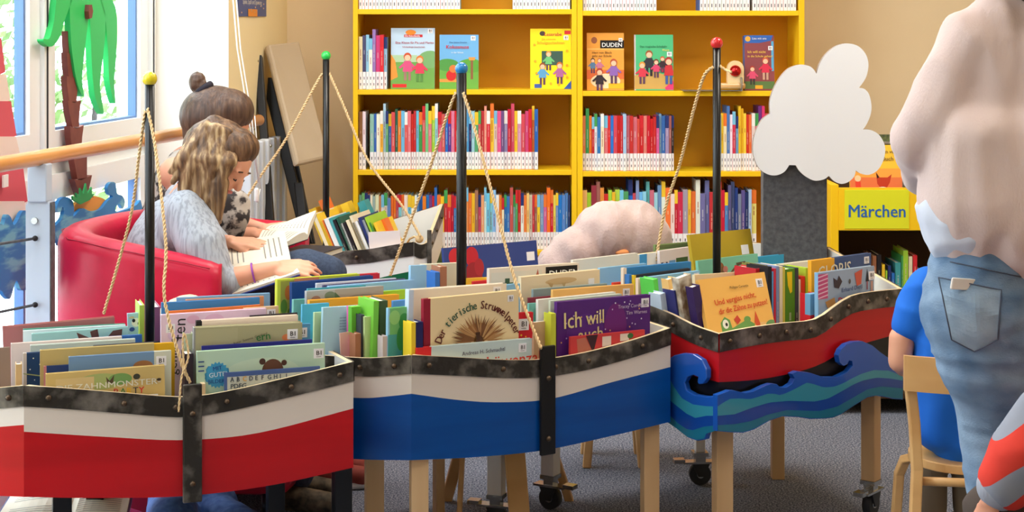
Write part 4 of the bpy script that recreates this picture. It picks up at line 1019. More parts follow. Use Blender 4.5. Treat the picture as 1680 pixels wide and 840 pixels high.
c(1040, 452, 1132, 440, .395, .01, (48, 46, 48), 'black book with yellow spine in the steamship', spine=(238, 198, 40), spine_w=.008)
st.spine(1032, 1037, 451, .405, (60, 120, 190), 'thin blue spine left of the black and yellow book', D=.02)
o, a, h = c(1047, 457, 1148, 444, .35, .012, (140, 192, 226), 'light sky blue book behind the front spines of the steamship', spine=(228, 206, 190), spine_w=.012); sticker(o, a*.9, h - .025, .02)
o, a, h = c(1131, 385, 1231, 375, .555, .014, (178, 150, 34), 'mustard yellow picture book with code sticker crossing the red-topped mast', lean=12); sticker(o, a*.80, h - .08, .032, '')
b = MB(); add_text(b, 'Der kleine Bauernhof am grossen Meer', .36*a, h - .52*a, .045*a, pm((90, 70, 30)), -.002); b.build('printed_lines', o)
o, a, h = c(1145, 428, 1243, 416, .46, .012, (122, 188, 162), 'mint green kangaroo book in front of the mustard one', lean=5)
art(o, [('e', .36, .12, .06, .07, (140, 90, 50)), ('p', [(.36, .16), (.5, .24), (.64, .12), (.62, .1), (.5, .2), (.38, .1)], (110, 80, 50)), ('p', [(.62, .08), (.78, .07), (.78, .09), (.64, .12)], (90, 70, 50)), ('p', [(.1, .3), (.3, .2), (.34, .22), (.14, .34)], (110, 90, 50)), ('e', .44, .14, .04, .04, (190, 120, 110))], a, h)
c(1140, 451, 1216, 446, .29, .012, (226, 208, 172), 'cream book behind the orange crocodile book', lean=4)
o, a, h = c(1233, 423, 1322, 413, .46, .012, (52, 154, 196), 'bright cyan blue labelled book in front of the chimney'); sticker(o, a*.86, h - .04, .026)
title(o, [('M', .72, .2, .1, (220, 200, 80))], a, h)
o, a, h = c(1146, 459, 1254, 446, .15, .014, (240, 184, 92), 'light orange crocodile picture book leaning back at the steamship front', lean=16)
title(o, [('Und vergiss nicht,', .16, .30, .088, (214, 60, 40), .06, 1.0), ('dir die Zähne zu putzen!', .2, .40, .088, (214, 60, 40), .06, .86), ('Philippe Corentin', .42, .14, .04, (110, 80, 50))], a, h); sticker(o, a*.84, h - .042, .026)
G1 = (110, 160, 84)
art(o, [('e', 0.35, 0.67, 0.2, 0.1, (110, 160, 84)), ('p', [(0.2, 0.49), (0.27, 0.43), (0.34, 0.47), (0.36, 0.58), (0.2, 0.73)], (110, 160, 84)), ('p', [(0.3, 0.58), (0.6, 0.49), (0.7, 0.55), (0.66, 0.63), (0.4, 0.75), (0.3, 0.73)], (110, 160, 84)), ('e', 0.27, 0.51, 0.045, 0.05, (240, 240, 225)), ('e', 0.28, 0.515, 0.018, 0.02, (40, 40, 40)), ('e', 0.6, 0.49, 0.05, 0.035, (110, 160, 84)), ('p', [(0.36, 0.63), (0.66, 0.58), (0.64, 0.61), (0.4, 0.69)], (245, 240, 225)), ('e', 0.8, 0.61, 0.13, 0.07, (236, 190, 120)), ('p', [(0.7, 0.53), (0.74, 0.41), (0.78, 0.55), (0.76, 0.67)], (214, 90, 50)), ('e', 0.95, 0.61, 0.1, 0.08, (110, 150, 90)), ('p', [(0.4, 0.47), (0.46, 0.43), (0.5, 0.49), (0.44, 0.53)], (200, 70, 50))], a, h)
sp = st.spine
sp(1072, 1077, 474, .31, (206, 120, 66), 'orange brown spine at the left front of the steamship', D=.05, tilt=3)
sp(1072, 1079, 459, .285, (92, 206, 84), 'bright green thin spine leaning left in the steamship', D=.06, tilt=7)
sp(1083, 1092, 483, .235, (196, 216, 236), 'pale blue thin spine leaning left in the steamship', D=.05, tilt=9)
sp(1091, 1100, 482, .25, (200, 204, 170), 'sage spine behind the pale blue thin one in the steamship', D=.03, tilt=8)
sp(1096, 1108, 459, .225, (232, 190, 120), 'tan thick spine leaning left in the steamship', D=.03, tilt=9, words=(4, (120, 90, 60)))
sp(1106, 1117, 477, .195, (44, 48, 112), 'navy spine with white writing leaning left in the steamship', D=.05, tilt=10, words=(4, (230, 230, 230)))
o = sp(1113, 1134, 457, .175, (150, 136, 104), 'mottled brown and white spine left of the dark purple book', D=.03, tilt=11)
o.data.materials[0] = mat('mottled_cover', (120, 96, 70), .5, c2=(214, 206, 190), scale=24)
sp(1136, 1148, 472, .135, (52, 36, 92), 'dark purple spine just left of the crocodile book', D=.03, tilt=12, words=(3, (150, 130, 190)))
c(1262, 436, 1345, 426, .33, .014, (236, 230, 210), 'ivory long book behind the right row of spines')
for p0, p1, yt, v, col, d, D in [(1240, 1251, 441, .20, (190, 40, 50), 'red dotted spine behind the crocodile book right corner', .09), (1252, 1259, 436, .20, (120, 120, 60), 'olive spine right of the crocodile book', .09), (1260, 1266, 438, .165, (30, 30, 36), 'black thin spine right of the olive one', .09),
    (1266.5, 1269, 446, .165, (96, 160, 214), 'thin blue spine between black and red ones in the steamship', .09), (1269.5, 1273, 441, .165, (212, 50, 70), 'thin red spine in the steamship row', .09), (1273.5, 1278, 437, .165, (130, 150, 190), 'blue grey spine in the steamship row', .09),
    (1279, 1284, 437, .165, (232, 222, 190), 'cream thin spine in the steamship row', .09), (1284.5, 1288, 439, .165, (206, 196, 80), 'mustard thin spine in the steamship row', .09), (1288.5, 1304, 442, .165, (84, 140, 44), 'thick green spine with yellow dome in the steamship row', .09),
    (1304.5, 1310, 440, .165, (60, 66, 84), 'dark grey blue spine right of the green one', .09), (1310.5, 1313.5, 459, .165, (220, 214, 206), 'white short spine in the steamship row', .09), (1314, 1320.5, 454, .165, (220, 60, 46), 'red short spine with writing in the steamship row', .09),
    (1322, 1327, 440, .165, (176, 204, 60), 'lime spine left of the comic book with orange edge', .09), (1327.3, 1330, 452, .165, (60, 130, 80), 'green thin spine left of the comic book', .09)]:
    o = sp(p0, p1, yt, v, col, d, D=D, words=(3, (235, 230, 215)) if p1-p0 > 4 else None)
    if 'dome' in d:
        q = MB(); q.poly([(.006, -.0006, .33), (.028, -.0006, .33), (.028, -.0006, .27), (.02, -.0006, .265), (.01, -.0006, .29)], pm((238, 208, 40))); q.build('illustration', o)
sp(1329, 1343, 483, .065, (206, 36, 50), 'small red spine with blue top left of the grey animal book', D=.04, c2=(110, 170, 214))
o, a, h = c(1331, 428, 1429, 415, .10, .014, (238, 172, 44), 'comic book with orange left and dark blue right half', second=(.38, (62, 84, 130))); sticker(o, a*.88, h - .03, .022)
title(o, [('GLORIS', .1, .215, .2, (236, 226, 196), .03, .82)], a, h)
o, a, h = c(1342, 448, 1434, 436, .035, .014, (152, 172, 196), 'grey blue animal picture book with pink hatched corner at steamship right', spine=(130, 180, 220), spine_w=.003)
art(o, [('r', .0, .02, .17, .32, (200, 80, 130))] + [('p', [(.0, .05 + k*.05), (.17, .02 + k*.05), (.17, .035 + k*.05), (.0, .065 + k*.05)], (230, 190, 210)) for k in range(6)]
    + [('p', [(.26, .08), (.33, .12), (.36, .06), (.42, .14), (.36, .22), (.28, .2)], (60, 50, 60)), ('p', [(.64, .06), (.7, .04), (.78, .02), (.76, .2), (.68, .22)], (200, 90, 70)), ('p', [(.84, .18), (.87, .02), (.9, .18)], (40, 40, 50)), ('r', .86, .18, .875, .28, (150, 40, 50)),
       ('r', .93, .18, .97, .34, (190, 150, 140)), ('p', [(.12, .36), (.28, .32), (.3, .4), (.16, .44)], (190, 140, 80)), ('e', .55, .15, .02, .03, (90, 90, 90))], a, h)
title(o, [('Erhard Dietl', .4, .27, .075, (60, 80, 130), .04), ('Die Olchis', .34, .42, .13, (190, 40, 50), .04, .95)], a, h); sticker(o, a*.9, h - .04, .026)
divider(st, .21, .02, .14, .60)
# --- small white and green boat at the back
bkP = [(-.73, 6.12), (-.36, 6.035), (-.305, 6.06), (-.272, 6.50), (-.73, 6.52)]
fk = prof_px(bkP[0], bkP[1], [(525, 414), (567, 412), (605, 409), (640, 403), (679, 397)], [[(525, 470), (600, 462), (631, 454), (679, 444)]], [(525, 500), (679, 490)])
k0, k1 = fk(0), fk(1)
bk = Boat('toy_sailboat_shelf', 'small white and green sailing boat book trough with green-topped mast, at back', bkP,
    [fk, lambda t: (k1[0] - .012*math.sin(PI*t)*1, (k1[1][0],), k1[2]), flat(k1[0], .765, (.16,), .42), flat(.765, .62, (.12,), .42), flat(.62, k0[0], (.12,), .42)], [M_white, M_green], .05,
    [(-.68, 6.2, .45, M_wood, {}), (-.36, 6.12, .45, M_wood, {}), (-.36, 6.4, .45, M_wood, {}), (-.68, 6.4, .45, M_wood, {})])
bk.grp = 'books leaning in the small back boat'
bk.bolt(0, [.18, .42, .85], .05); bk.bolt(2, [.12, .45, .8], .05)
q = MB(); q.box((-.312, 6.048, .50), (-.296, 6.066, .715), M_rim); q.build('stem_post', bk.root)
bk.mast(535, 97, (-.705, 6.24), (40, 190, 80), .0125, .0185)
rope(bk.root, [W(531, 120, 6.24), W(520, 135, 6.24), W(468, 230, 6.2), W(430, 285, 6.17), W(398, 335, 6.15)], r=.0042)
rope(bk.root, [W(540, 120, 6.24), W(560, 165, 6.22), W(603, 262, 6.18), W(660, 338, 6.12), W(690, 388, 6.08)], r=.0042)
q = MB(); q.ball(W(688, 392, 6.10), .016, M_rope, 2); q.tube([W(688, 392, 6.10), W(680, 388, 6.12), W(672, 392, 6.14), W(668, 399, 6.16)], .004, M_rope, 6); q.build('rope_knot', bk.root)
sp = bk.spine
rowk = [(527, 533, 345, 'e'), (527, 533, 372, 'g'), (531, 537, 352, 'y'), (533, 541, 366, 'w'), (541, 548, 356, 's'), (549, 556, 362, 'k'), (556, 562, 358, 't'), (566, 571, 370, 'w'), (571, 578, 366, 'k'), (578, 585, 362, 'e'), (585, 590, 358, 'e'),
        (592, 597, 366, 'w'), (598, 604, 360, 'b'), (604, 608, 368, 'B'), (611, 618, 358, 'l'), (619, 624, 372, 'g'), (629, 634, 366, 'y')]
rowk = [(528, 533, 352, 'e'), (534, 539, 352, 'y'), (540, 546, 364, 'o'), (547, 554, 360, 'w'), (555, 560, 359, 't'), (561, 566, 362, 'k'), (567, 572, 358, 'G'), (573, 577, 368, 'w'), (578, 582, 366, 'k'), (583, 588, 362, 'e'), (589, 593, 355, 'e'), (594, 597, 366, 'k'), (598, 602, 364, 'w'), (603, 608, 358, 'B'), (609, 613, 362, 's'), (614, 620, 357, 'l'), (621, 624, 366, 'g'), (628, 632, 366, 'y')]
for k, (p0, p1, yt, ch) in enumerate(rowk):
    dx = -16
    o = sp(p0 + dx, p1 + dx + .3, yt, .05, CN[ch][1], 'x', D=.21, tilt=24, z0=.47 if False else .405, words=(2, (220, 215, 200)) if ch in 'kGB' else None)
    pend.append((o, '%s book leaning left in the small back boat' % CN[ch][0], p0, 'book', bk.grp))
for (p0, p1, yt, v, ch) in [(520, 532, 345, .30, 'y'), (536, 548, 330, .30, 'o'), (556, 566, 342, .30, 'y'), (572, 584, 336, .28, 'y'), (600, 612, 333, .28, 't'), (636, 644, 362, .12, 'o')]:
    o = sp(p0 - 14, p1 - 14, yt, v, CN[ch][1], 'x', D=.06, tilt=24)
    pend.append((o, '%s book in the rear row of the small back boat' % CN[ch][0], p0, 'book', bk.grp))
o, a, h = bk.cover(604, 381, 655, 371, .015, .004, (226, 214, 212), 'white leaflet lying against the leaning books in the small back boat', z0=.56)
uniq(pend)
# ------------------------------------------------------------ window side
YG = lambda px, off=.06: hit(px, (wg(6.2) + off, 6.2), (.115, 1))
def cut(name, polys, off=.07, th=.012, parent=None):
    """painted board cut-out standing just inside the glazing; photo outline on its real plane"""
    q = MB()
    d = GD; n = Vector((d.y, -d.x, 0)); o0 = Vector((wg(6.2), 6.2, 0)) + GN*off
    M = Matrix(((d.x, 0, n.x, o0.x), (d.y, 0, n.y, o0.y), (0, 1, 0, 0), (0, 0, 0, 1)))
    for k, (pts, m) in enumerate(polys):
        r = []
        for px, py in pts:
            x, y = hit(px, (o0.x, o0.y), (d.x, d.y)); r.append(((Vector((x, y, 0))-o0).dot(d), Zat(py, y)))
        q.prism(r, m, M, -th + k*.002, k*.002)
    return q.build(name, parent, 0, True)
def z3(pts): return [(x/3.23, y/3.23) for x, y in pts]
def z2(pts): return [(x/2.333, 180 + y/2.333) for x, y in pts]
M_pg = mat('palm_green', (44, 190, 96), .5); M_pb = mat('palm_brown', (130, 70, 60), .6, c2=(110, 56, 50), scale=12); M_sand = mat('sand_orange', (236, 160, 70), .6)
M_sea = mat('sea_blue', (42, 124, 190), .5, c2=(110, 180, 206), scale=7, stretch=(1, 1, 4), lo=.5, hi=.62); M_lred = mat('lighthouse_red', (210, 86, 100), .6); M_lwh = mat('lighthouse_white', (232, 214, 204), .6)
palm = empty('palm_tree_board', (YG(125)[0], YG(125)[1], 1.0)); tag(palm, 'painted palm tree cut-out with green fronds and brown trunk before the window', 'decoration')
def under(par, o): o.parent = par; o.matrix_parent_inverse = Matrix.Translation(-par.location); return o
fr1 = spline([(300, -10), (292, 60), (285, 120), (268, 190), (255, 208), (230, 208), (236, 228), (265, 247), (290, 235), (320, 190), (342, 110), (368, 40), (385, -10)])
fr2 = spline([(376, -10), (370, 40), (372, 100), (380, 250), (395, 370), (412, 450), (430, 497), (445, 507), (436, 420), (446, 300), (458, 190), (470, 90), (476, -10)])
fr3 = spline([(474, -10), (478, 100), (482, 220), (488, 360), (500, 490), (520, 560), (550, 602), (531, 470), (533, 400), (545, 310), (556, 200), (558, 80), (535, -10)])
fr4 = spline([(530, -10), (555, 80), (566, 180), (574, 300), (580, 430), (596, 510), (612, 545), (606, 430), (616, 300), (622, 160), (615, 50), (590, -10)])
for f_ in (fr1, fr2, fr3, fr4): under(palm, cut('frond', [(z3(f_), M_pg)], .085, .02))
under(palm, cut('coconut', [(z3([(474, 25), (488, 25), (494, 60), (488, 95), (474, 100), (470, 60)]), M_pb)], .10, .02))
tr_ = [(z3([(357, 165), (372, 168), (386, 250), (390, 285), (362, 282)]), M_pb), (z3([(351, 278), (372, 286), (389, 280), (403, 370), (393, 415), (362, 415), (356, 350)]), M_pb), (z3([(347, 402), (378, 412), (411, 402), (405, 460), (400, 540), (360, 538), (349, 450)]), M_pb),
       (z3([(351, 532), (385, 545), (421, 532), (412, 600), (410, 672), (375, 674), (357, 590)]), M_pb), (z3([(359, 668), (395, 682), (432, 662), (424, 720), (418, 800), (372, 810), (362, 730)]), M_pb), (z2([(268, 168), (322, 166), (322, 260), (285, 266)]), M_pb), (z2([(271, 266), (300, 270), (339, 250), (328, 300), (345, 335), (296, 340)]), M_pb)]
under(palm, cut('trunk', tr_, .075, .02))
isl = empty('island_board', (YG(150)[0], YG(150)[1], .75)); tag(isl, 'painted sandy island cut-out with blue curling waves under the palm', 'decoration')
under(isl, cut('sand', [(z2(spline([(278, 420), (284, 372), (305, 348), (345, 330), (385, 336), (408, 352), (400, 380), (350, 400), (300, 420), (278, 420)])), M_sand)], .075, .012))
under(isl, cut('grass_tuft', [(z2([(280, 345), (278, 330), (296, 338), (292, 318), (308, 330), (308, 300), (320, 322), (330, 282), (336, 322), (352, 296), (352, 325), (362, 322), (345, 345), (310, 362)]), mat('tuft_green', (50, 160, 90), .6))], .10, .006))
wv = spline([(205, 450), (235, 420), (245, 390), (240, 372), (232, 390), (222, 392), (219, 368), (232, 342), (255, 334), (278, 350), (284, 385), (282, 408), (315, 378), (345, 388), (385, 382), (412, 350), (432, 332), (418, 322), (412, 298), (425, 278), (442, 282), (448, 320), (468, 330), (478, 352), (470, 378), (458, 360), (444, 372), (450, 392), (520, 366), (540, 352), (540, 470), (380, 520), (205, 520)])
under(isl, cut('wave', [(z2(wv), M_sea)], .09, .012))
lt = empty('lighthouse_board', (YG(10)[0], YG(10)[1], .9)); tag(lt, 'red and white striped lighthouse cut-out cut off by the left picture edge', 'decoration')
def band(y0, y1, x0, x1, m): return ([(-60, y0), (x0, y0), (x1, y1 - 6), (x1 - 12, y1), (-60, y1 + 6)], m)
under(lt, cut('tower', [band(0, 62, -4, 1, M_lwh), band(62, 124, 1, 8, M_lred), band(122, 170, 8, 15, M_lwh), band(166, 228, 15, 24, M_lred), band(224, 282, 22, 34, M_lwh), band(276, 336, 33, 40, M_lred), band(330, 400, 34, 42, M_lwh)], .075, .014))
under(lt, cut('lighthouse_window', [([(6, 288), (14, 286), (14, 306), (6, 308)], M_white)], .10, .005))
se = cut('sea_board', [(z2(spline([(-60, 440), (0, 436), (14, 440), (26, 402), (42, 412), (52, 440), (66, 428), (84, 392), (98, 386), (110, 400), (112, 470), (112, 560), (112, 650), (106, 684), (82, 690), (62, 655), (40, 722), (18, 712), (0, 690), (-60, 700)])), M_sea)], .11, .012)
tag(se, 'painted blue sea wave cut-out at the foot of the lighthouse', 'decoration')
# railing
ra, rb = Vector((-1.36, 4.16, 1.10)), Vector((-.968, 6.30, 1.107))
rl = empty('railing', (-1.297, 4.52, 0)); tag(rl, 'round wooden handrail on a pale steel post with thin cables', 'railing')
q = MB(); q.tube([ra + (ra-rb)*.25, ra, rb], .0215, M_rail, 24); under(rl, q.build('handrail'))
M_post = mat('post_pale_blue', (196, 208, 226), .4)
q = MB(); a_ = -.3
Mp = Matrix.Translation((-1.297, 4.52, 0)) @ Matrix.Rotation(-.12, 4, 'Z')
q.prism([(-.036, .02), (.036, .02), (.036, .965), (.018, 1.0), (-.018, 1.0), (-.036, .97)], M_post, Mp @ Matrix.Rotation(PI/2, 4, 'X'), -.012, .012)
q.box((.036, -.02, .02), (.040, .012, .98), M_chim, Mp)
under(rl, q.build('post', None, .002, True))
q = MB(); q.box((-.028, -.02, 1.0 - .02), (.028, .02, 1.085), M_post, Mp); under(rl, q.build('post_cap', None, .004))
for z_ in (1.45 - (361-50)/597, ):
    q = MB(); q.tube([Mp @ Vector((-.008, -.02, z_)), Mp @ Vector((-.008, -.012, z_))], .009, M_chrome, 16); under(rl, q.build('bolt'))
for py in (391, 500):
    z_ = Zat(py, 4.5); q = MB(); p_ = Mp @ Vector((-.004, -.022, z_)); q.ball(p_, .008, M_ink, 2); q.tube([p_, Vector((-1.62, 3.9, z_ + .0)) ], .004, M_chim, 8); under(rl, q.build('cable'))
q = MB(); pe = rb; q.tube([rb + Vector((0, -.05, 0)), rb + Vector((-.03, -.05, -.06)), Vector((wl(6.25) + .002, 6.25, rb.z - .06))], .008, M_chrome, 8); under(rl, q.build('wall_bracket'))
# blind cord
q = MB()
ptsA = [W(380, -60, 6.0), W(392, 80, 6.0), W(410, 190, 6.0), W(424, 300, 6.0)]
for dx in (-.006, .006):
    q.tube([p + Vector((dx, 0, 0)) for p in ptsA[:-1]] + [ptsA[-1]], .0028, M_white, 6)
q.tube([W(418, 190, 6.02), W(427, 310, 6.02)], .002, M_white, 6); q.tube([W(427, 310, 6.02), W(423, 330, 6.0)], .002, M_white, 6)
o = q.build('blind_cord'); tag(o, 'white blind pull cord hanging in front of the pale wall', 'cord')
q = MB(); q.cap(W(421, 312, 6.0), W(421, 328, 6.0), .009, .009, M_white); q.build('cord_pull', o)
# poster
yp = 6.55
q = MB(); x0 = X(392, yp); 
Mw = Matrix.Translation((wl(6.5) + .004, 6.5, 0)) @ Matrix.Rotation(math.atan2(1, .115), 4, 'Z')
q = MB(); y0_, y1_ = hit(390, (wl(6.2)+.004, 6.2), (.115, 1))[1], hit(437, (wl(6.2)+.004, 6.2), (.115, 1))[1]
def pw(y, z): return Vector((wl(y) + .004, y, z))
q.face([pw(y0_, Zat(27, y0_)), pw(y1_, Zat(27, y1_)), pw(y1_, Zat(-60, y1_)), pw(y0_, Zat(-60, y0_))], mat('poster_blue', (64, 84, 140), .4))
o = q.build('poster'); tag(o, 'dark blue poster with an orange mark high on the left wall', 'poster')
so = o.modifiers.new('t', 'SOLIDIFY'); so.thickness = .002
q = MB(); n_ = Vector((.0015, -.0002, 0)); ym = lerp(y0_, y1_, .5); w1 = (y1_-y0_)*.16
q.face([pw(ym-w1, Zat(27, ym))+n_, pw(ym+w1, Zat(27, ym))+n_, pw(ym+w1, Zat(15, ym))+n_, pw(ym-w1, Zat(15, ym))+n_], pm((226, 140, 50)))
rnd = random.Random(2)
for k in range(10):
    yy = rnd.uniform(y0_+.03, y1_-.03); z = rnd.uniform(Zat(24, ym), Zat(6, ym)); q.face([pw(yy-.008, z)+n_, pw(yy+.008, z)+n_, pw(yy+.008, z+.006)+n_, pw(yy-.008, z+.006)+n_], pm((200, 170, 150)))
q.box((0, 0, 0), (0, 0, 0), M_white) if False else None
q.build('illustration', o)
MT = Matrix.Translation(pw(lerp(y0_, y1_, .15), Zat(7, ym)) + n_) @ Matrix.Rotation(math.atan2(1, .115), 4, 'Z')
q = MB(); add_text(q, 'Spiele, Spaß und Spannung', 0, 0, .026, pm((230, 225, 215)), -.001, M=MT); q.build('title', o)
# folded table leaning in the corner
ft_ = empty('folding_table', (-.93, 6.75, 0)); tag(ft_, 'folded table with beige top and black legs leaning in the corner', 'table')
M_tt = mat('table_top_beige', (178, 160, 136), .45); M_tb = mat('table_leg_black', (30, 30, 32), .4)
def slab(name, quad, th, m, par, bev=.012):
    a = [Vector(p) for p in quad]; n = (a[1]-a[0]).cross(a[3]-a[0]).normalized(); q = MB()
    A = [q.bm.verts.new(p) for p in a]; B = [q.bm.verts.new(p + n*th) for p in a]
    q.mats.append(m)
    q.bm.faces.new(A); q.bm.faces.new(B[::-1])
    for i in range(4): q.bm.faces.new([A[i], B[i], B[(i+1) % 4], A[(i+1) % 4]])
    o = q.build(name, None, bev, True); return under(par, o)
slab('table_top', [W(480, 276, 6.42), W(532, 264, 6.60), W(484, 73, 6.85), W(432, 78, 6.70)], .03, M_tt, ft_)
def bar(name, p, q_, r, m, par):
    b = MB(); p, q_ = Vector(p), Vector(q_); d = (q_-p).normalized(); s_ = Vector((1, 0, 0)); u_ = d.cross(s_).normalized()
    c8 = []
    for e in (p, q_):
        for sx, sy in ((-1, -1), (1, -1), (1, 1), (-1, 1)): c8.append(b.bm.verts.new(e + s_*sx*r[0] + u_*sy*r[1]))
    b.mats.append(m)
    for f_ in ((0, 1, 2, 3), (7, 6, 5, 4), (0, 4, 5, 1), (1, 5, 6, 2), (2, 6, 7, 3), (3, 7, 4, 0)): b.bm.faces.new([c8[i] for i in f_])
    return under(par, b.build(name, None, .004, True))
bar('leg', W(424, 92, 6.66), W(446, 400, 6.45), (.016, .02), M_tb, ft_)
bar('leg', W(438, 128, 6.78), W(505, 400, 6.6), (.022, .012), M_tb, ft_)
bar('leg', W(490, 300, 6.62), W(518, 560, 6.45), (.018, .012), M_tb, ft_)
bar('leg', W(452, 370, 6.5), W(470, 570, 6.4), (.02, .012), M_tb, ft_)
bar('frame_bar', W(470, 200, 6.82), W(512, 400, 6.7), (.014, .01), M_tb, ft_)
for p_ in (W(422, 100, 6.63), W(438, 239, 6.55), W(444, 239, 6.55)):
    q = MB(); q.ball(p_ + Vector((0, -.012, 0)), .008, M_chrome, 2); under(ft_, q.build('screw'))
# ------------------------------------------------------------ sofa
sofa = empty('tub_sofa', (-1.0, 5.2, 0)); tag(sofa, 'rounded red leather tub sofa seating the two reading girls', 'sofa')
path = [(-.87, 4.765, .785), (-.98, 4.755, .812), (-1.13, 4.76, .842), (-1.245, 4.80, .862), (-1.292, 4.90, .875), (-1.27, 5.1, .875), (-1.20, 5.3, .873), (-1.12, 5.5, .86), (-1.085, 5.60, .845), (-1.0, 5.665, .825), (-.88, 5.68, .80), (-.735, 5.67, .79)]
def tubwall(path, half, zb, m, name, par):
    P = []
    n = len(path)
    for i in range(n-1):
        for k in range(6):
            t = k/6
            p0, p1, p2, p3 = [Vector(path[max(0, min(n-1, j))]) for j in (i-1, i, i+1, i+2)]
            P.append(.5*((2*p1) + (-p0+p2)*t + (2*p0-5*p1+4*p2-p3)*t*t + (-p0+3*p1-3*p2+p3)*t**3))
    P.append(Vector(path[-1]))
    q = MB(); q.mats.append(m); rings = []
    def section(p, nrm, sc=1):
        r = []
        zt = p.z; e = half*.9
        prof = [(-half, zb), (-half, zt-e)] + [(-half*math.cos(a*PI/8), zt-e + e*math.sin(a*PI/8)) for a in range(1, 8)] + [(half, zt-e), (half, zb)]
        return [q.bm.verts.new(Vector((p.x, p.y, 0)) + nrm*x*sc + Vector((0, 0, zb + (z-zb)*(1 if sc == 1 else (.985))))) for x, z in prof]
    dirs = []
    for i, p in enumerate(P):
        d = (P[min(i+1, len(P)-1)] - P[max(i-1, 0)]); d.z = 0; d.normalize(); dirs.append(d)
    def ring(i, ext=0, sc=1): p = P[i] + dirs[i]*ext; return section(p, Vector((d_y(i), -dirs[i].x, 0)), sc)
    def d_y(i): return dirs[i].y
    rings.append(ring(0, -.03, .6)); rings.append(ring(0, -.02, .88)); 
    for i in range(len(P)): rings.append(ring(i))
    rings.append(ring(len(P)-1, .02, .88)); rings.append(ring(len(P)-1, .03, .6))
    for i in range(len(rings)-1):
        for k in range(len(rings[0])-1):
            f = q.bm.faces.new([rings[i][k], rings[i][k+1], rings[i+1][k+1], rings[i+1][k]]); f.smooth = True
    q.bm.faces.new(rings[0]); q.bm.faces.new(rings[-1])
    for i in range(len(rings)-1): q.bm.faces.new([rings[i][0], rings[i+1][0], rings[i+1][-1], rings[i][-1]])
    return under(par, q.build(name, None, 0, True))
tubwall(path, .055, .07, M_sofa, 'backrest', sofa)
q = MB(); q.prism([(-1.22, 4.83), (-.66, 4.83), (-.60, 5.22), (-.58, 5.60), (-1.02, 5.60)], M_sofa, Matrix.Identity(4), .08, .42); under(sofa, q.build('seat', None, .03, True))
for x, y in ((-1.1, 4.85), (-.72, 4.86), (-.64, 5.55), (-1.0, 5.6)):
    q = MB(); q.tube([(x, y, 0), (x, y, .09)], .02, M_black, 12); under(sofa, q.build('leg'))
q = MB()
def seam(off):
    pts = []
    for i in range(len(path)-1):
        for k in range(4):
            a, b = Vector(path[i]), Vector(path[i+1]); p = lerp(a, b, k/4); d = (b-a); d.z = 0; d.normalize(); n = Vector((-d.y, d.x, 0)); pts.append(p + n*off + Vector((0, 0, -.018)))
    return pts
q.tube(seam(.05), .0018, mat('seam_dark_red', (150, 16, 46), .5), 5); under(sofa, q.build('seam'))
# magenta cushion on the floor
q = MB(); q.ball((0, 0, .10), (.24, .2, .10), mat('magenta_fabric', (160, 20, 86), .7, bump=.2), 4); o = q.build('floor_cushion'); o.location = (-1.13, 4.30, 0); tag(o, 'magenta floor cushion under the left end of the red boat', 'cushion')
# ------------------------------------------------------------ people
def streaks(name, c1, c2, c3, sc=60, stretch=(1, 1, .08), rough=.45):
    m = mat(name, c1, rough, bump=.6, bscale=sc*2, stretch=stretch)
    nt = m.node_tree; b = nt.nodes['Principled BSDF']
    tc = nt.nodes.new('ShaderNodeTexCoord'); mp = nt.nodes.new('ShaderNodeMapping'); mp.inputs['Scale'].default_value = stretch
    n = nt.nodes.new('ShaderNodeTexNoise'); n.inputs['Scale'].default_value = sc; n.inputs['Detail'].default_value = 4
    r = nt.nodes.new('ShaderNodeValToRGB'); e = r.color_ramp.elements; e[0].position = .3; e[0].color = lin(c1); e[1].position = .7; e[1].color = lin(c3)
    k = e.new(.5); k.color = lin(c2)
    nt.links.new(tc.outputs['Object'], mp.inputs[0]); nt.links.new(mp.outputs[0], n.inputs['Vector']); nt.links.new(n.outputs['Fac'], r.inputs[0]); nt.links.new(r.outputs[0], b.inputs['Base Color'])
    return m
M_blond = streaks('hair_dark_blond', (66, 46, 34), (128, 96, 66), (206, 176, 132), 62, stretch=(1, 1, .12))
M_brown = streaks('hair_brown', (60, 42, 34), (84, 60, 48), (110, 84, 66), 70)
M_blouse = mat('grey_blouse', (176, 182, 192), .8, c2=(150, 154, 164), scale=70, stretch=(1.6, 1.6, .12), bump=.4, bscale=70, lo=.45, hi=.62)
M_jeansd = mat('dark_denim', (52, 64, 88), .85, c2=(66, 80, 104), scale=120)
M_jeans = mat('pale_denim', (92, 122, 156), .85, c2=(144, 168, 194), scale=7, stretch=(1, 1, 1.6), bump=.25, bscale=200, detail=5)
M_floral = mat('floral_fabric', (60, 54, 54), .8, c2=(190, 180, 170), scale=34, lo=.46, hi=.56)
M_pink = mat('pink_band', (226, 60, 110), .5)
def finger(base, d, L, r, curl, ax):
    """finger capsules: three phalanges bending about ax"""
    out = []; p = Vector(base); d = Vector(d).normalized(); ax = Vector(ax).normalized()
    for k, f_ in enumerate((.42, .32, .26)):
        if k: d = Matrix.Rotation(curl, 3, ax) @ d
        e = p + d*L*f_; out.append(('c', tuple(p), tuple(e), r*(1-.1*k), r*(.92-.1*k))); p = e
    return out
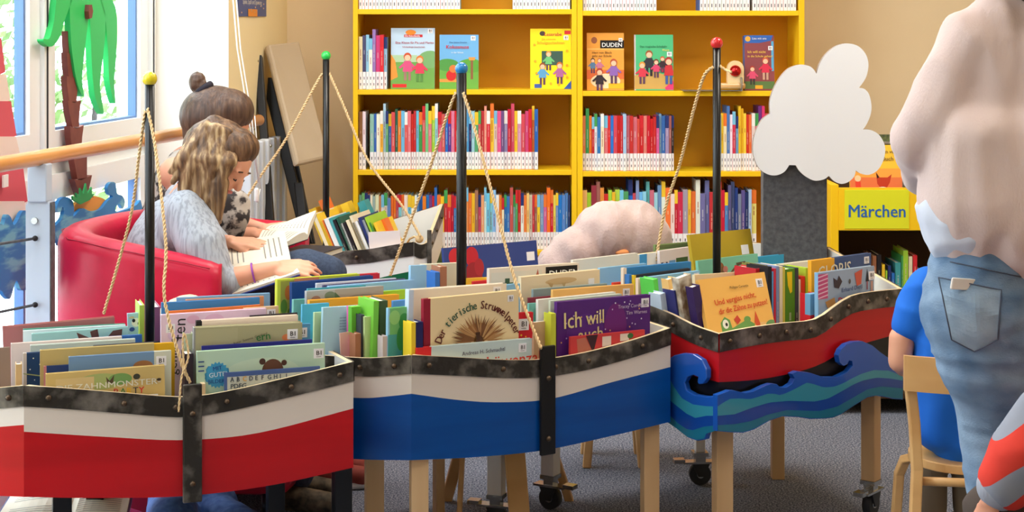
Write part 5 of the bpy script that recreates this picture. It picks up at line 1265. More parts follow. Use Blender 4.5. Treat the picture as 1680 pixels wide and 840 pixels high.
def hand(wrist, fwd, up, s=1.0, curl=.35, thumb=1, spread=.1):
    """palm with four fingers and a thumb; up is the back of the hand"""
    w_, f_, u_ = Vector(wrist), Vector(fwd).normalized(), Vector(up).normalized()
    side = f_.cross(u_).normalized(); u_ = side.cross(f_).normalized(); out = []
    pl = .075*s
    for k in range(4):
        o_ = (k-1.5)*.0185*s
        kn = w_ + f_*pl*(1 - .06*abs(k-1.3)) + side*o_*1.1
        out.append(('c', tuple(w_ + side*o_*.7 + f_*.012*s), tuple(kn), .0125*s, .0105*s))
        d = (f_ + side*spread*(k-1.5)*.6 - u_*.12).normalized()
        out += finger(kn, d, (.066, .074, .070, .056)[k if thumb < 0 else 3-k]*s, .0082*s, -curl*thumb*0 - curl, side)
    tb = w_ + f_*.02*s + side*thumb*.026*s
    out += [('c', tuple(tb), tuple(tb + f_*.03*s + side*thumb*.018*s - u_*.008*s), .0125*s, .0095*s), ('c', tuple(tb + f_*.03*s + side*thumb*.018*s - u_*.008*s), tuple(tb + f_*.056*s + side*thumb*.022*s - u_*.02*s), .0092*s, .0078*s)]
    return out
def face(par, c, f_, u_, r, eye=False):
    """eyes, lips and brows placed on the head"""
    f_, u_ = Vector(f_).normalized(), Vector(u_).normalized(); s_ = f_.cross(u_).normalized(); c = Vector(c)
    q = MB()
    for k in (-1, 1):          # lowered lids: lashes as a thin dark arc, brow above
        p = [c + f_*r*(.955 - .05*abs(a)) + s_*(k*r*.35 + a*r*.13) - u_*r*(.06 + .03*(1-a*a)) for a in (-1, -.5, 0, .5, 1)]
        q.tube(p, r*.022, M_ink, 6)
        p = [c + f_*r*(.93 - .04*abs(a)) + s_*(k*r*.35 + a*r*.16) + u_*r*(.24 + .04*(1-a*a)) for a in (-1, -.5, 0, .5, 1)]
        q.tube(p, r*.03, M_brown, 6)
    loc0(q.build('eyes'), par)
    q = MB(); q.cap(c + f_*r*.93 - u_*r*.62 - s_*r*.2, c + f_*r*.93 - u_*r*.62 + s_*r*.2, r*.06, r*.06, mat('lips', (196, 110, 104), .5)); loc0(q.build('lips'), par)
def headshape(c, f_, u_, r):
    f_, u_ = Vector(f_).normalized(), Vector(u_).normalized(); s_ = f_.cross(u_).normalized(); c = Vector(c)
    rot = Matrix((s_, f_, u_)).transposed().to_euler()
    q = [('e', tuple(c), (r*.82, r*.98, r*1.08), tuple(rot)), ('e', tuple(c + f_*r*.28 - u_*r*.42), (r*.62, r*.66, r*.72), tuple(rot)), ('c', tuple(c + f_*r*.95 + u_*r*.05), tuple(c + f_*r*1.08 - u_*r*.28), r*.09, r*.14),
         ('c', tuple(c + f_*r*.72 - u_*r*.92), tuple(c + f_*r*.7 - u_*r*.95), r*.22, r*.2)]
    for k in (-1, 1):
        q += [('e', tuple(c + s_*k*r*.84 - u_*r*.12 - f_*r*.05), (r*.1, r*.18, r*.27), tuple(rot)), ('e', tuple(c + f_*r*.74 + s_*k*r*.4 - u_*r*.3), (r*.26, r*.22, r*.24), tuple(rot)), ('e', tuple(c + f_*r*.82 + s_*k*r*.33 + u_*r*.2), (r*.24, r*.14, r*.08), tuple(rot))]
    return q
# --- girl nearer the camera, grey blouse
g1 = empty('person', W(290, 460, 5.0)); tag(g1, 'person with tied dark blond hair in grey blouse reading on red sofa', 'person')
L0 = g1.location.copy()
def loc0(o, par): o.parent = par; o.matrix_parent_inverse = Matrix.Translation(-par.location); return o
def T_(o, par): return loc0(o, par)
def P1(px, py, y): return tuple(W(px, py, y))
hc = W(366, 262, 4.96); fwd = Vector((.62, -.22, -.62)); upv = Vector((.66, -.05, .72))
hips, chest, neck = W(268, 500, 5.03), W(286, 385, 5.02), W(322, 302, 4.99)
sh_n, sh_f = W(306, 350, 4.87), W(300, 330, 5.16)
el_n, wr_n = W(356, 462, 4.80), W(452, 440, 4.82)
el_f, wr_f = W(352, 402, 5.14), W(378, 397, 5.05)
body = headshape(hc, fwd, upv, .088) + [('c', P1(330, 300, 4.99), P1(352, 272, 4.98), .045, .048), ('c', tuple(neck), tuple(chest), .05, .095), ('c', tuple(chest), tuple(hips), .098, .11),
    ('c', tuple(sh_n), tuple(el_n), .04, .036), ('c', tuple(el_n), tuple(wr_n), .036, .022), ('c', tuple(sh_f), tuple(el_f), .04, .034), ('c', tuple(el_f), tuple(wr_f), .034, .022), ('c', tuple(neck), tuple(sh_n), .04, .045), ('c', tuple(neck), tuple(sh_f), .04, .045)]
body += hand(wr_n, (1, .1, -.02), (.1, -.5, .9), 1.0, .38, 1)
body += hand(wr_f, (1, -.15, -.05), (0, -.25, 1), .95, .16, 1)
T_(organic('body', body, M_skin, None, .0055, 4), g1)
face(g1, hc, fwd, upv, .088)
for ch in list(g1.children):
    pass
bl = [('c', tuple(neck + Vector((-.01, 0, -.045))), tuple(chest), .06, .112), ('c', tuple(chest), tuple(hips), .115, .125), ('c', tuple(neck + Vector((0, 0, -.04))), tuple(sh_n), .04, .062), ('c', tuple(neck + Vector((0, 0, -.04))), tuple(sh_f), .04, .058),
      ('c', tuple(sh_n), P1(330, 400, 4.83), .066, .07), ('c', P1(330, 400, 4.83), P1(356, 455, 4.80), .068, .047), ('c', P1(356, 455, 4.80), P1(372, 462, 4.80), .047, .042), ('c', tuple(sh_f), tuple(el_f), .06, .048), ('e', P1(262, 420, 5.0), (.10, .12, .14)), ('e', P1(300, 372, 4.93), (.075, .08, .09))]
T_(organic('blouse', bl, M_blouse, None, .008, 6, fold=(.006, 9, (1.4, 1, .7))), g1)
q = MB(); q.tube([P1(293, 300, 4.92), P1(300, 306, 4.885), P1(315, 322, 4.868), P1(330, 336, 4.875), P1(338, 345, 4.89)], .0045, M_ink, 8); T_(q.build('neckline'), g1)
rnd = random.Random(4)
cap_ = [('e', P1(355, 240, 4.975), (.100, .098, .085)), ('e', P1(377, 243, 4.97), (.088, .092, .066)), ('e', P1(330, 262, 4.97), (.062, .086, .085)), ('e', P1(352, 205, 4.97), (.03, .035, .03))]
T_(organic('hair', cap_, streaks('hair_roots', (58, 40, 30), (96, 68, 48), (140, 106, 76), 60, (1, 1, .12)), None, .0055, 3, fold=(.003, 30, (1.3, 1, .3))), g1)
hr = []
for k in range(30):                                      # locks falling from the crown over the near side of the head
    t = k/29
    a0 = W(338 + 40*t, 206 + 14*t, 4.915 + rnd.uniform(-.015, .03)); m1 = W(304 + 70*t + rnd.uniform(-5, 5), 258 + 8*t, 4.885 + rnd.uniform(-.01, .04)); e1 = W(286 + 66*t + rnd.uniform(-8, 8), 292 + 40*math.sin(t*2.6) + rnd.uniform(-12, 16), 4.885 + rnd.uniform(-.01, .04))
    hr += [('c', tuple(a0), tuple(m1), .016, .019), ('c', tuple(m1), tuple(e1), .018, .007)]
for k in range(8):
    x_ = 332 + k*4; e1 = W(x_ + rnd.uniform(-4, 4), 356 + rnd.uniform(-14, 16), 4.88 + rnd.uniform(-.01, .02)); hr.append(('c', P1(x_ + 6, 300, 4.885), tuple(e1), .016, .006))
T_(organic('hair_locks', hr, M_blond, None, .005, 1, fold=(.004, 26, (1.3, 1, .35))), g1)
q = MB(); q.ball(P1(354, 204, 4.95), (.022, .022, .012), M_brown, 2); T_(q.build('hair_tie'), g1)
# jeans: lap, knees, shins
M_l = [('c', tuple(W(285, 510, 5.05)), P1(500, 446, 5.05), .085, .07), ('c', P1(500, 446, 5.05), P1(535, 450, 5.06), .07, .062), ('c', P1(535, 450, 5.06), (-.64, 4.98, .10), .06, .038), ('c', tuple(W(285, 510, 5.2)), P1(500, 446, 5.24), .08, .068), ('c', P1(505, 447, 5.24), (-.66, 5.12, .1), .06, .038)]
T_(organic('jeans', M_l, M_jeansd, None, .009, 5, fold=(.004, 12, (1, 1, 1))), g1)
for (x, y) in ((-.66, 4.97), (-.68, 5.12)):
    o = organic('shoe', [('c', (x-.03, y-.01, .045), (x+.13, y-.05, .035), .04, .032)], mat('sandal_taupe', (120, 104, 80), .7, c2=(60, 52, 42), scale=30), None, .007, 3); T_(o, g1)
q = MB(); c0 = lerp(el_n, wr_n, .62); d0 = (wr_n-el_n).normalized(); a_ = d0.orthogonal().normalized(); b_ = d0.cross(a_)
q.tube([c0 + (a_*math.cos(k*PI/10) + b_*math.sin(k*PI/10))*.029 for k in range(21)], .003, mat('violet_band', (150, 70, 170), .5), 6, False); T_(q.build('bracelet'), g1)
# --- second girl behind
g2 = empty('person', W(285, 420, 5.42)); tag(g2, 'person with brown hair bun and dark floral top reading at far sofa side', 'person')
hc2 = W(362, 200, 5.36); f2 = Vector((.72, -.25, -.52)); u2 = Vector((.5, 0, .85))
sh2n, sh2f = W(288, 285, 5.26), W(330, 285, 5.52)
el2n, wr2n = W(345, 392, 5.24), W(415, 384, 5.28); el2f, wr2f = W(400, 372, 5.56), W(432, 377, 5.45)
b2 = headshape(hc2, f2, u2, .096) + [('c', P1(318, 262, 5.38), P1(345, 225, 5.37), .046, .05), ('c', P1(310, 275, 5.38), P1(280, 400, 5.40), .075, .11), ('c', P1(280, 400, 5.40), P1(275, 490, 5.40), .105, .12), ('c', P1(310, 268, 5.38), tuple(sh2n), .05, .055), ('c', P1(310, 268, 5.38), tuple(sh2f), .05, .05),
    ('c', tuple(sh2n), tuple(el2n), .05, .04), ('c', tuple(el2n), tuple(wr2n), .038, .024), ('c', tuple(sh2f), tuple(el2f), .045, .036), ('c', tuple(el2f), tuple(wr2f), .034, .023)]
b2 += hand(wr2f, (1, -.1, .12), (0, -.3, 1), 1.0, .3, 1) + hand(wr2n, (1, 0, -.1), (0, -.3, 1), .95, .2, 1)
T_(organic('body', b2, M_skin, None, .006, 4), g2); face(g2, hc2, f2, u2, .096)
h2 = [('e', P1(352, 190, 5.36), (.115, .105, .10)), ('e', P1(372, 182, 5.35), (.09, .09, .075)), ('e', P1(335, 215, 5.37), (.07, .09, .08))]
T_(organic('hair', h2, M_brown, None, .006, 8, fold=(.0008, 60, (1, 1, .3))), g2)
o = organic('hair_bun', [('c', P1(335, 160, 5.36), P1(322, 132, 5.36), .026, .022), ('e', P1(324, 135, 5.36), (.026, .028, .034)), ('c', P1(326, 158, 5.35), P1(332, 138, 5.35), .018, .014)], M_brown, None, .005, 3, fold=(.003, 50, (1, 1, 1))); T_(o, g2)
q = MB(); q.tube([P1(320, 158, 5.34), P1(328, 150, 5.325), P1(338, 143, 5.33), P1(346, 138, 5.35)], .012, mat('scrunchie_black', (34, 28, 40), .8), 8); T_(q.build('scrunchie'), g2)
d2 = [('c', P1(296, 310, 5.40), P1(282, 400, 5.41), .1, .122), ('c', P1(282, 400, 5.41), P1(278, 500, 5.41), .12, .135), ('c', P1(292, 262, 5.30), P1(318, 250, 5.36), .03, .03), ('c', P1(385, 335, 5.22), P1(378, 372, 5.23), .045, .05), ('c', P1(350, 330, 5.3), P1(385, 335, 5.22), .05, .045), ('c', P1(290, 268, 5.28), P1(300, 310, 5.32), .03, .06), ('e', P1(388, 352, 5.22), (.04, .05, .055))]
T_(organic('floral_top', d2, M_floral, None, .009, 5, fold=(.007, 11, (1, 1, 1))), g2)
T_(organic('trousers', [('c', P1(290, 470, 5.42), P1(470, 440, 5.4), .08, .066), ('c', P1(470, 440, 5.4), (-.58, 5.26, .1), .06, .036), ('c', P1(290, 470, 5.54), P1(470, 440, 5.53), .075, .064), ('c', P1(470, 440, 5.53), (-.60, 5.42, .1), .058, .036)], M_jeansd, None, .01, 4), g2)
for (x, y) in ((-.57, 5.24), (-.60, 5.40)):
    T_(organic('shoe', [('c', (x-.03, y, .04), (x+.09, y-.02, .035), .04, .034)], mat('sneaker_red_brown', (150, 66, 56), .7), None, .007, 3), g2)
q = MB(); q.tube([(-.525 + .075*math.cos(k*PI/10), 5.23 + .036*math.sin(k*PI/10), .012) for k in range(21)], .011, M_white, 8, False); T_(q.build('sole'), g2)
q = MB(); c0 = lerp(el2n, wr2n, .25); d0 = (wr2n-el2n).normalized(); a_ = d0.orthogonal().normalized(); b_ = d0.cross(a_)
q.tube([c0 + (a_*math.cos(k*PI/10) + b_*math.sin(k*PI/10))*.037 for k in range(21)], .006, M_pink, 6, False); T_(q.build('bracelet'), g2)
# open books they hold
def open_book(name, gutter, left, right, th, desc, cover=(30, 50, 120), marks=None):
    """gutter: two points (near end, far end); left/right: outer edge points in the same order"""
    root = empty(name, gutter[0]); q = MB(); g0, g1_ = Vector(gutter[0]), Vector(gutter[1])
    def sheet(A, B, C, D, up, m, N=8, lift=.012):
        A, B, C, D = map(Vector, (A, B, C, D)); rows = []
        n = (B-A).cross(D-A).normalized(); n = n if n.z > 0 else -n
        top = [[None]*2 for _ in range(N+1)]
        for k in range(N+1):
            t = k/N; h_ = lift*math.sin(PI*min(1, t*1.1)**.6) + up
            rows.append((A.lerp(B, t) + n*h_, D.lerp(C, t) + n*h_, A.lerp(B, t) , D.lerp(C, t)))
        for k in range(N):
            a, b = rows[k], rows[k+1]
            q.face([a[0], b[0], b[1], a[1]], m); q.face([a[2], a[3], b[3], b[2]], m); q.face([a[2], b[2], b[0], a[0]], m); q.face([a[1], b[1], b[3], a[3]], m)
        q.face([rows[N][2], rows[N][3], rows[N][1], rows[N][0]], m)
        return rows
    rs = [sheet(g0, left[0], left[1], g1_, th, M_page), sheet(g0, right[0], right[1], g1_, th, M_page)]
    T_(q.build('pages', None, 0, True), root)
    q = MB()
    for side in (left, right):
        A, B, C, D = g0, Vector(side[0]), Vector(side[1]), g1_
        n = (B-A).cross(D-A).normalized(); n = n if n.z > 0 else -n
        B2 = B + (B-A).normalized()*.006; C2 = C + (C-D).normalized()*.006
        p = [A - n*.003, B2 - n*.003, C2 - n*.003, D - n*.003]; p2 = [v + n*.0025 for v in p]
        q.face(p, pm(cover)); q.face(p2, pm(cover))
        for i in range(4): q.face([p[i], p[(i+1) % 4], p2[(i+1) % 4], p2[i]], pm(cover))
    T_(q.build('cover', None, 0, True), root)
    q = MB()
    for r_, rows in enumerate(rs):
        for L_ in range(11):
            u0 = .08 + L_*.08
            if r_ == 0 and 3 < L_ < 7: continue
            for k in range(1, 7):
                a, b = rows[k], rows[k+1]; n = (b[0]-a[0]).cross(a[1]-a[0]).normalized(); n = n if n.z > 0 else -n
                q.face([a[0].lerp(a[1], u0) + n*.0006, b[0].lerp(b[1], u0) + n*.0006, b[0].lerp(b[1], u0 + .018) + n*.0006, a[0].lerp(a[1], u0 + .018) + n*.0006], pm((150, 145, 140)))
    T_(q.build('printed_lines'), root)
    tag(root, desc, 'book'); return root
open_book('open_book', (P1(365, 452, 4.90), P1(478, 432, 4.93)), (P1(362, 405, 5.10), P1(468, 386, 5.12)), (P1(382, 486, 4.78), P1(492, 450, 4.78)), .008, 'large open children book on the lap of the girl in grey')
open_book('open_book', (P1(434, 388, 5.30), P1(505, 392, 5.22)), (P1(424, 398, 5.18), P1(470, 404, 5.16)), (P1(466, 372, 5.42), P1(519, 352, 5.40)), .014, 'open paperback with fanned pages held by the girl with bun', cover=(40, 40, 50))
b_ = book_closed('hardcover_book', .15, .20, .02, (40, 44, 60)); b_.location = P1(452, 414, 5.24); b_.rotation_euler = (-PI/2, 0, -.3); tag(b_, 'dark closed hardcover lying beneath the open paperback', 'book')
# --- small child on the floor behind the red boat
g3 = empty('person', (-.90, 4.6, 0)); tag(g3, 'blond child in red shirt and jeans sitting on floor behind red boat', 'person')
hc3 = Vector((-.905, 4.575, .605)); b3 = headshape(hc3, (-.25, -.85, -.45), (0, -.4, .9), .078) + [('c', (-.905, 4.60, .50), (-.90, 4.58, .56), .034, .034), ('c', (-.90, 4.605, .44), (-.89, 4.6, .20), .07, .08), ('c', (-.96, 4.6, .44), (-1.02, 4.44, .30), .032, .026), ('c', (-1.02, 4.44, .30), (-1.06, 4.30, .27), .025, .019), ('c', (-.84, 4.6, .44), (-.80, 4.44, .33), .032, .026), ('c', (-.80, 4.44, .33), (-.90, 4.31, .28), .025, .019)]
b3 += hand((-1.06, 4.30, .27), (-.3, -.9, -.1), (0, 0, 1), .72, .3, 1) + hand((-.90, 4.31, .28), (-.5, -.8, -.1), (0, 0, 1), .72, .3, -1)
T_(organic('body', b3, M_skin, None, .0055, 3), g3); face(g3, hc3, (-.25, -.85, -.45), (0, -.4, .9), .078)
M_lb = streaks('hair_light_blond', (214, 190, 150), (236, 216, 182), (250, 238, 214), 80)
T_(organic('hair', [('e', tuple(hc3 + Vector((0, .015, .022))), (.088, .088, .084))], M_lb, None, .006, 3, fold=(.003, 40, (1, 1, .4))), g3)
T_(organic('shirt', [('c', (-.90, 4.605, .45), (-.89, 4.60, .2), .08, .088), ('c', (-.96, 4.6, .44), (-1.0, 4.5, .36), .04, .037), ('c', (-.84, 4.6, .44), (-.81, 4.5, .37), .04, .037)], mat('shirt_red', (200, 30, 50), .8), None, .008, 4), g3)
T_(organic('jeans', [('c', (-.94, 4.56, .12), (-.88, 4.27, .175), .07, .062), ('c', (-.88, 4.27, .175), (-.75, 4.20, .09), .058, .045), ('c', (-.84, 4.56, .11), (-.70, 4.36, .12), .066, .055), ('c', (-.70, 4.36, .12), (-.86, 4.22, .07), .05, .04), ('c', (-.93, 4.58, .12), (-.85, 4.58, .12), .085, .085)], mat('child_denim', (62, 92, 150), .85, c2=(80, 112, 170), scale=60), None, .007, 4, fold=(.004, 18, (1, 1, 1))), g3)
o = organic('shoe', [('c', (-.74, 4.19, .04), (-.66, 4.15, .035), .038, .03)], mat('shoe_grey', (90, 90, 96), .7), None, .006, 3); T_(o, g3)
open_book('picture_book', ((-1.10, 4.07, .235), (-1.13, 4.27, .25)), ((-1.27, 4.05, .245), (-1.29, 4.24, .25)), ((-.96, 4.10, .245), (-.99, 4.28, .25)), .004, 'open picture book on the magenta cushion under the red boat')
# --- woman standing at the right, seen from behind
YW = 3.50
wm = empty('person', (1.15, YW, 0)); tag(wm, 'adult in pale pink sweater and faded jeans standing with back turned', 'person')
Wp = lambda px, py, dy=0: tuple(W(px, py, YW + dy))
lhip = Vector((1.00, YW, .84)); rhip = Vector((1.19, YW + .02, .84))
wb = [('c', (1.10, YW + .01, .92), (1.10, YW, 1.18), .08, .095), ('c', (1.10, YW, 1.18), (1.10, YW, 1.38), .10, .09), ('c', (1.10, YW, 1.40), (1.10, YW - .0, 1.56), .05, .05)]
wb += [('c', (.985, YW, 1.40), (.885, YW + .02, 1.215), .04, .036), ('c', (.885, YW + .02, 1.215), (.93, YW + .22, 1.12), .034, .03), ('c', (.93, YW + .22, 1.12), (.98, YW + .30, 1.14), .03, .025), ('c', (1.23, YW, 1.40), (1.35, YW + .02, 1.16), .042, .038), ('c', (1.35, YW + .02, 1.16), (1.24, YW + .24, 1.12), .036, .028), ('c', (1.0, YW, 1.41), (1.2, YW, 1.41), .045, .045)]
wb += headshape((1.10, YW + .03, 1.66), (0, .95, -.25), (0, .2, .95), .108)
wb += hand((.98, YW + .30, 1.14), (.5, .8, .2), (-.6, .4, .6), 1.0, .4, 1) + hand((1.24, YW + .24, 1.12), (-.3, .9, .2), (.6, .3, .6), 1.0, .4, -1)
wb += [('c', (1.02, YW, .86), (1.06, YW + .06, .48), .09, .055), ('c', (1.06, YW + .06, .48), (1.03, YW + .0, .08), .055, .035), ('c', (1.19, YW, .86), (1.20, YW + .0, .48), .09, .055), ('c', (1.20, YW, .48), (1.20, YW + .02, .08), .055, .035)]
T_(organic('body', wb, M_skin, None, .009, 3), wm); face(wm, (1.10, YW + .03, 1.66), (0, .95, -.25), (0, .2, .95), .108)
T_(organic('hair', [('e', (1.10, YW - .005, 1.69), (.105, .115, .12)), ('c', (1.10, YW - .05, 1.66), (1.10, YW - .07, 1.56), .08, .06)], M_brown, None, .009, 4, fold=(.003, 30, (1, 1, .3))), wm)
M_sweat = mat('pale_pink_knit', (224, 202, 196), .9, c2=(218, 194, 190), scale=4, bump=.25, bscale=260, stretch=(1, 1, .4), sheen=.2)
sw = [('c', (1.02, YW, 1.41), (1.00, YW + .0, 1.05), .085, .125), ('c', (1.20, YW, 1.41), (1.23, YW, 1.05), .09, .135), ('c', (1.10, YW, 1.40), (1.10, YW, 1.02), .10, .13), ('c', (1.0, YW - .01, 1.2), (1.005, YW - .01, 1.09), .125, .14), ('c', (1.12, YW - .01, 1.14), (1.23, YW - .01, 1.04), .142, .155), ('c', (1.10, YW - .01, 1.2), (1.08, YW - .01, 1.055), .135, .15),
      ('c', (.985, YW, 1.42), (.90, YW + .0, 1.26), .078, .068), ('c', (.90, YW, 1.26), (.875, YW + .02, 1.215), .066, .062), ('c', (.875, YW + .02, 1.215), (.93, YW + .20, 1.13), .058, .05), ('c', (1.23, YW, 1.42), (1.35, YW + .02, 1.16), .07, .06), ('c', (1.35, YW + .02, 1.16), (1.26, YW + .2, 1.12), .058, .05), ('c', (1.04, YW, 1.46), (1.16, YW, 1.46), .07, .07)]
T_(organic('sweater', sw, M_sweat, None, .009, 8, fold=(.008, 7, (2.2, 1, .6))), wm)
T_(organic('undershirt', [('c', (.99, YW - .005, 1.12), (.985, YW - .005, 1.06), .118, .124), ('c', (1.04, YW, 1.12), (1.06, YW, 1.085), .12, .124)], mat('undershirt_pale_blue', (214, 220, 236), .85, bump=.2, bscale=30), None, .009, 5, fold=(.006, 9, (1, 1, 2))), wm)
jn = [('c', (1.01, YW, .965), (1.0, YW, .86), .115, .128), ('c', (1.0, YW - .01, .86), (1.02, YW, .76), .128, .115), ('c', (1.14, YW, .965), (1.17, YW - .01, .86), .125, .14), ('c', (1.17, YW - .01, .86), (1.18, YW, .72), .135, .11),
      ('c', (1.02, YW + .01, .78), (1.045, YW + .05, .62), .108, .082), ('c', (1.045, YW + .05, .62), (1.05, YW + .05, .44), .082, .064), ('c', (1.05, YW + .05, .44), (1.02, YW, .10), .062, .045), ('c', (1.18, YW, .74), (1.19, YW, .46), .105, .072), ('c', (1.19, YW, .46), (1.19, YW + .02, .10), .07, .048)]
T_(organic('jeans', jn, M_jeans, None, .009, 5, fold=(.0065, 8, (1, 1, 2.6))), wm)
M_pock = mat('denim_pocket', (104, 130, 158), .85, c2=(158, 178, 196), scale=9, bump=.2, bscale=200)
pk = [W(1540, 452, 3.365), W(1642, 474, 3.35), W(1630, 555, 3.345), W(1600, 580, 3.345), W(1568, 560, 3.35)]
from mathutils.bvhtree import BVHTree
jo = [c_ for c_ in wm.children if c_.name.startswith('jeans')][0]
bv = BVHTree.FromPolygons([v.co for v in jo.data.vertices], [tuple(p.vertices) for p in jo.data.polygons])
def onj(px, py, off):
    p0 = Vector((0, 0, CH)); d = (W(px, py, 3.4) - p0).normalized(); h = bv.ray_cast(p0, d)
    return (h[0] + h[1]*off) if h[0] is not None else W(px, py, 3.4)
def pk_pt(u, v):
    """pocket outline: straight top, sides narrowing to a blunt point"""
    tl, tr_2 = Vector((1541, 455)), Vector((1642, 476)); bl, br_ = Vector((1562, 556)), Vector((1636, 556))
    t = tl.lerp(tr_2, u); b = bl.lerp(br_, u) + Vector((0, 20*(1-abs(2*u-1))))
    return t.lerp(b, v)
q = MB(); N = 14
G = [[onj(*pk_pt(i/N, j/N), .003) for i in range(N+1)] for j in range(N+1)]; G2 = [[p_ + Vector((0, .008, 0)) for p_ in r_] for r_ in G]
for jj in range(N):
    for ii in range(N):
        f = q.face([G[jj][ii], G[jj+1][ii], G[jj+1][ii+1], G[jj][ii+1]], M_pock); f.smooth = True
rimp = [G[0][k] for k in range(N)] + [G[k][N] for k in range(N)] + [G[N][k] for k in range(N, 0, -1)] + [G[k][0] for k in range(N, 0, -1)]
for k in range(len(rimp)):
    a_, b_2 = rimp[k], rimp[(k+1) % len(rimp)]; q.face([a_, b_2, b_2 + Vector((0, .008, 0)), a_ + Vector((0, .008, 0))], M_pock)
pk_o = T_(q.build('back_pocket', None, 0, True), wm)
q = MB(); q.tube([p + Vector((0, -.001, 0)) for p in rimp + rimp[:1]], .0014, mat('stitch_dark', (84, 92, 110), .8), 5); T_(q.build('pocket_seam'), wm)
q = MB(); q.tube([onj(x_, 430 + (x_-1560)*.21, .002) for x_ in range(1560, 1680, 6)], .0014, MC['stitch_dark'], 5); T_(q.build('waist_seam'), wm)
pyo = onj(1585, 470, .0).y
q = MB(); a_, b_2 = W(1560, 452, 3.362), W(1612, 462, 3.357); u_ = Vector((0, 0, .03)); q.mats.append(M_white)
M_ph = mat('phone_white', (236, 230, 222), .3)
ph = MB(); ph.prism([(0, 0), (.068, -.004), (.066, .02), (.004, .024)], M_ph, Matrix.Translation(W(1558, 474, pyo)) @ Matrix.Rotation(PI/2, 4, 'X'), -.002, .007); o = ph.build('phone', None, .003, True); tag(o, 'white phone sticking out of the back pocket of the pale jeans', 'phone')
T_(organic('shoe', [('c', (1.02, YW - .04, .05), (1.0, YW + .14, .04), .045, .04)], M_ink, None, .008, 3), wm); T_(organic('shoe', [('c', (1.19, YW - .02, .05), (1.21, YW + .16, .04), .045, .04)], M_ink, None, .008, 3), wm)
# --- child in blue T-shirt on a wooden chair
YC = 4.42
g4 = empty('person', (1.20, YC, 0)); tag(g4, 'child in bright blue T-shirt sitting on wooden chair beside steamship', 'person')
Cp = lambda px, py, dy=0: tuple(W(px, py, YC + dy))
b4 = [('c', (1.22, YC + .04, .72), (1.22, YC, .38), .085, .09), ('c', (1.22, YC + .05, .76), (1.22, YC + .06, .84), .035, .035), ('c', Cp(1512, 490, .03), Cp(1482, 555, .03), .036, .034), ('c', Cp(1480, 555, .03), Cp(1476, 592, .03), .036, .032), ('c', Cp(1476, 592, .03), (1.10, YC + .2, .50), .031, .023), ('c', (1.32, YC + .04, .72), (1.37, YC + .05, .58), .04, .034), ('c', (1.37, YC + .05, .58), (1.30, YC + .22, .5), .03, .022)]
b4 += headshape((1.22, YC + .08, .92), (0, .95, -.3), (0, .25, .95), .09) + hand((1.10, YC + .2, .50), (.3, .9, -.1), (0, 0, 1), .75, .3, 1) + hand((1.30, YC + .22, .5), (-.3, .9, -.1), (0, 0, 1), .75, .3, -1)
b4 += [('c', (1.20, YC + .02, .385), (1.19, YC + .25, .37), .045, .04), ('c', (1.19, YC + .25, .37), (1.19, YC + .24, .08), .036, .03), ('c', (1.27, YC + .02, .40), (1.29, YC + .25, .38), .055, .045), ('c', (1.29, YC + .25, .38), (1.29, YC + .24, .08), .042, .03)]
T_(organic('body', b4, M_skin, None, .007, 3), g4); face(g4, (1.22, YC + .08, .92), (0, .95, -.3), (0, .25, .95), .09)
T_(organic('hair', [('e', (1.22, YC + .055, .945), (.096, .098, .095))], M_brown, None, .007, 3), g4)
M_tee = mat('blue_jersey', (26, 108, 214), .8, bump=.2, bscale=20)
te = [('c', (1.17, YC + .03, .715), (1.165, YC, .40), .082, .088), ('c', (1.27, YC + .03, .715), (1.275, YC, .40), .082, .09), ('c', (1.22, YC + .02, .74), (1.22, YC, .36), .085, .095), ('c', Cp(1522, 476, .03), Cp(1496, 526, .03), .060, .054), ('c', (1.32, YC + .04, .72), (1.36, YC + .05, .63), .05, .046)]
T_(organic('tshirt', te, M_tee, None, .008, 6, fold=(.006, 7, (1, 1, 2))), g4)
T_(organic('trousers', [('c', (1.20, YC, .375), (1.19, YC + .25, .37), .058, .05), ('c', (1.28, YC, .375), (1.29, YC + .25, .37), .065, .055), ('c', (1.19, YC + .25, .37), (1.19, YC + .24, .1), .046, .042), ('c', (1.29, YC + .25, .37), (1.29, YC + .24, .1), .05, .042), ('c', (1.17, YC - .02, .37), (1.27, YC - .02, .37), .056, .056)], mat('brown_trousers', (112, 96, 78), .85), None, .008, 4), g4)
for x in (1.19, 1.29): T_(organic('shoe', [('c', (x, YC + .23, .045), (x, YC + .33, .035), .04, .032)], M_ink, None, .007, 3), g4)
# chair
ch = empty('child_chair', (1.22, YC, 0)); tag(ch, 'small wooden chair with curved back band under the child in blue', 'chair')
q = MB(); N = 16; zt, zb = Zat(588, YC - .16), Zat(646, YC - .16)
cc = [(1.024 + (.371)*k/N, YC - .125 - .055*math.sin(PI*k/N)) for k in range(N+1)]
for k in range(N):
    (x0, y0), (x1, y1) = cc[k], cc[k+1]
    q.face([(x0, y0, zb), (x1, y1, zb), (x1, y1, zt), (x0, y0, zt)], M_seat); q.face([(x0, y0 + .012, zb), (x0, y0 + .012, zt), (x1, y1 + .012, zt), (x1, y1 + .012, zb)], M_seat)
    q.face([(x0, y0, zt), (x1, y1, zt), (x1, y1 + .012, zt), (x0, y0 + .012, zt)], M_seat); q.face([(x0, y0, zb), (x0, y0 + .012, zb), (x1, y1 + .012, zb), (x1, y1, zb)], M_seat)
for k in (0, N):
    x0, y0 = cc[k]; q.face([(x0, y0, zb), (x0, y0, zt), (x0, y0 + .012, zt), (x0, y0 + .012, zb)], M_seat)
T_(q.build('backrest', None, 0, True), ch)
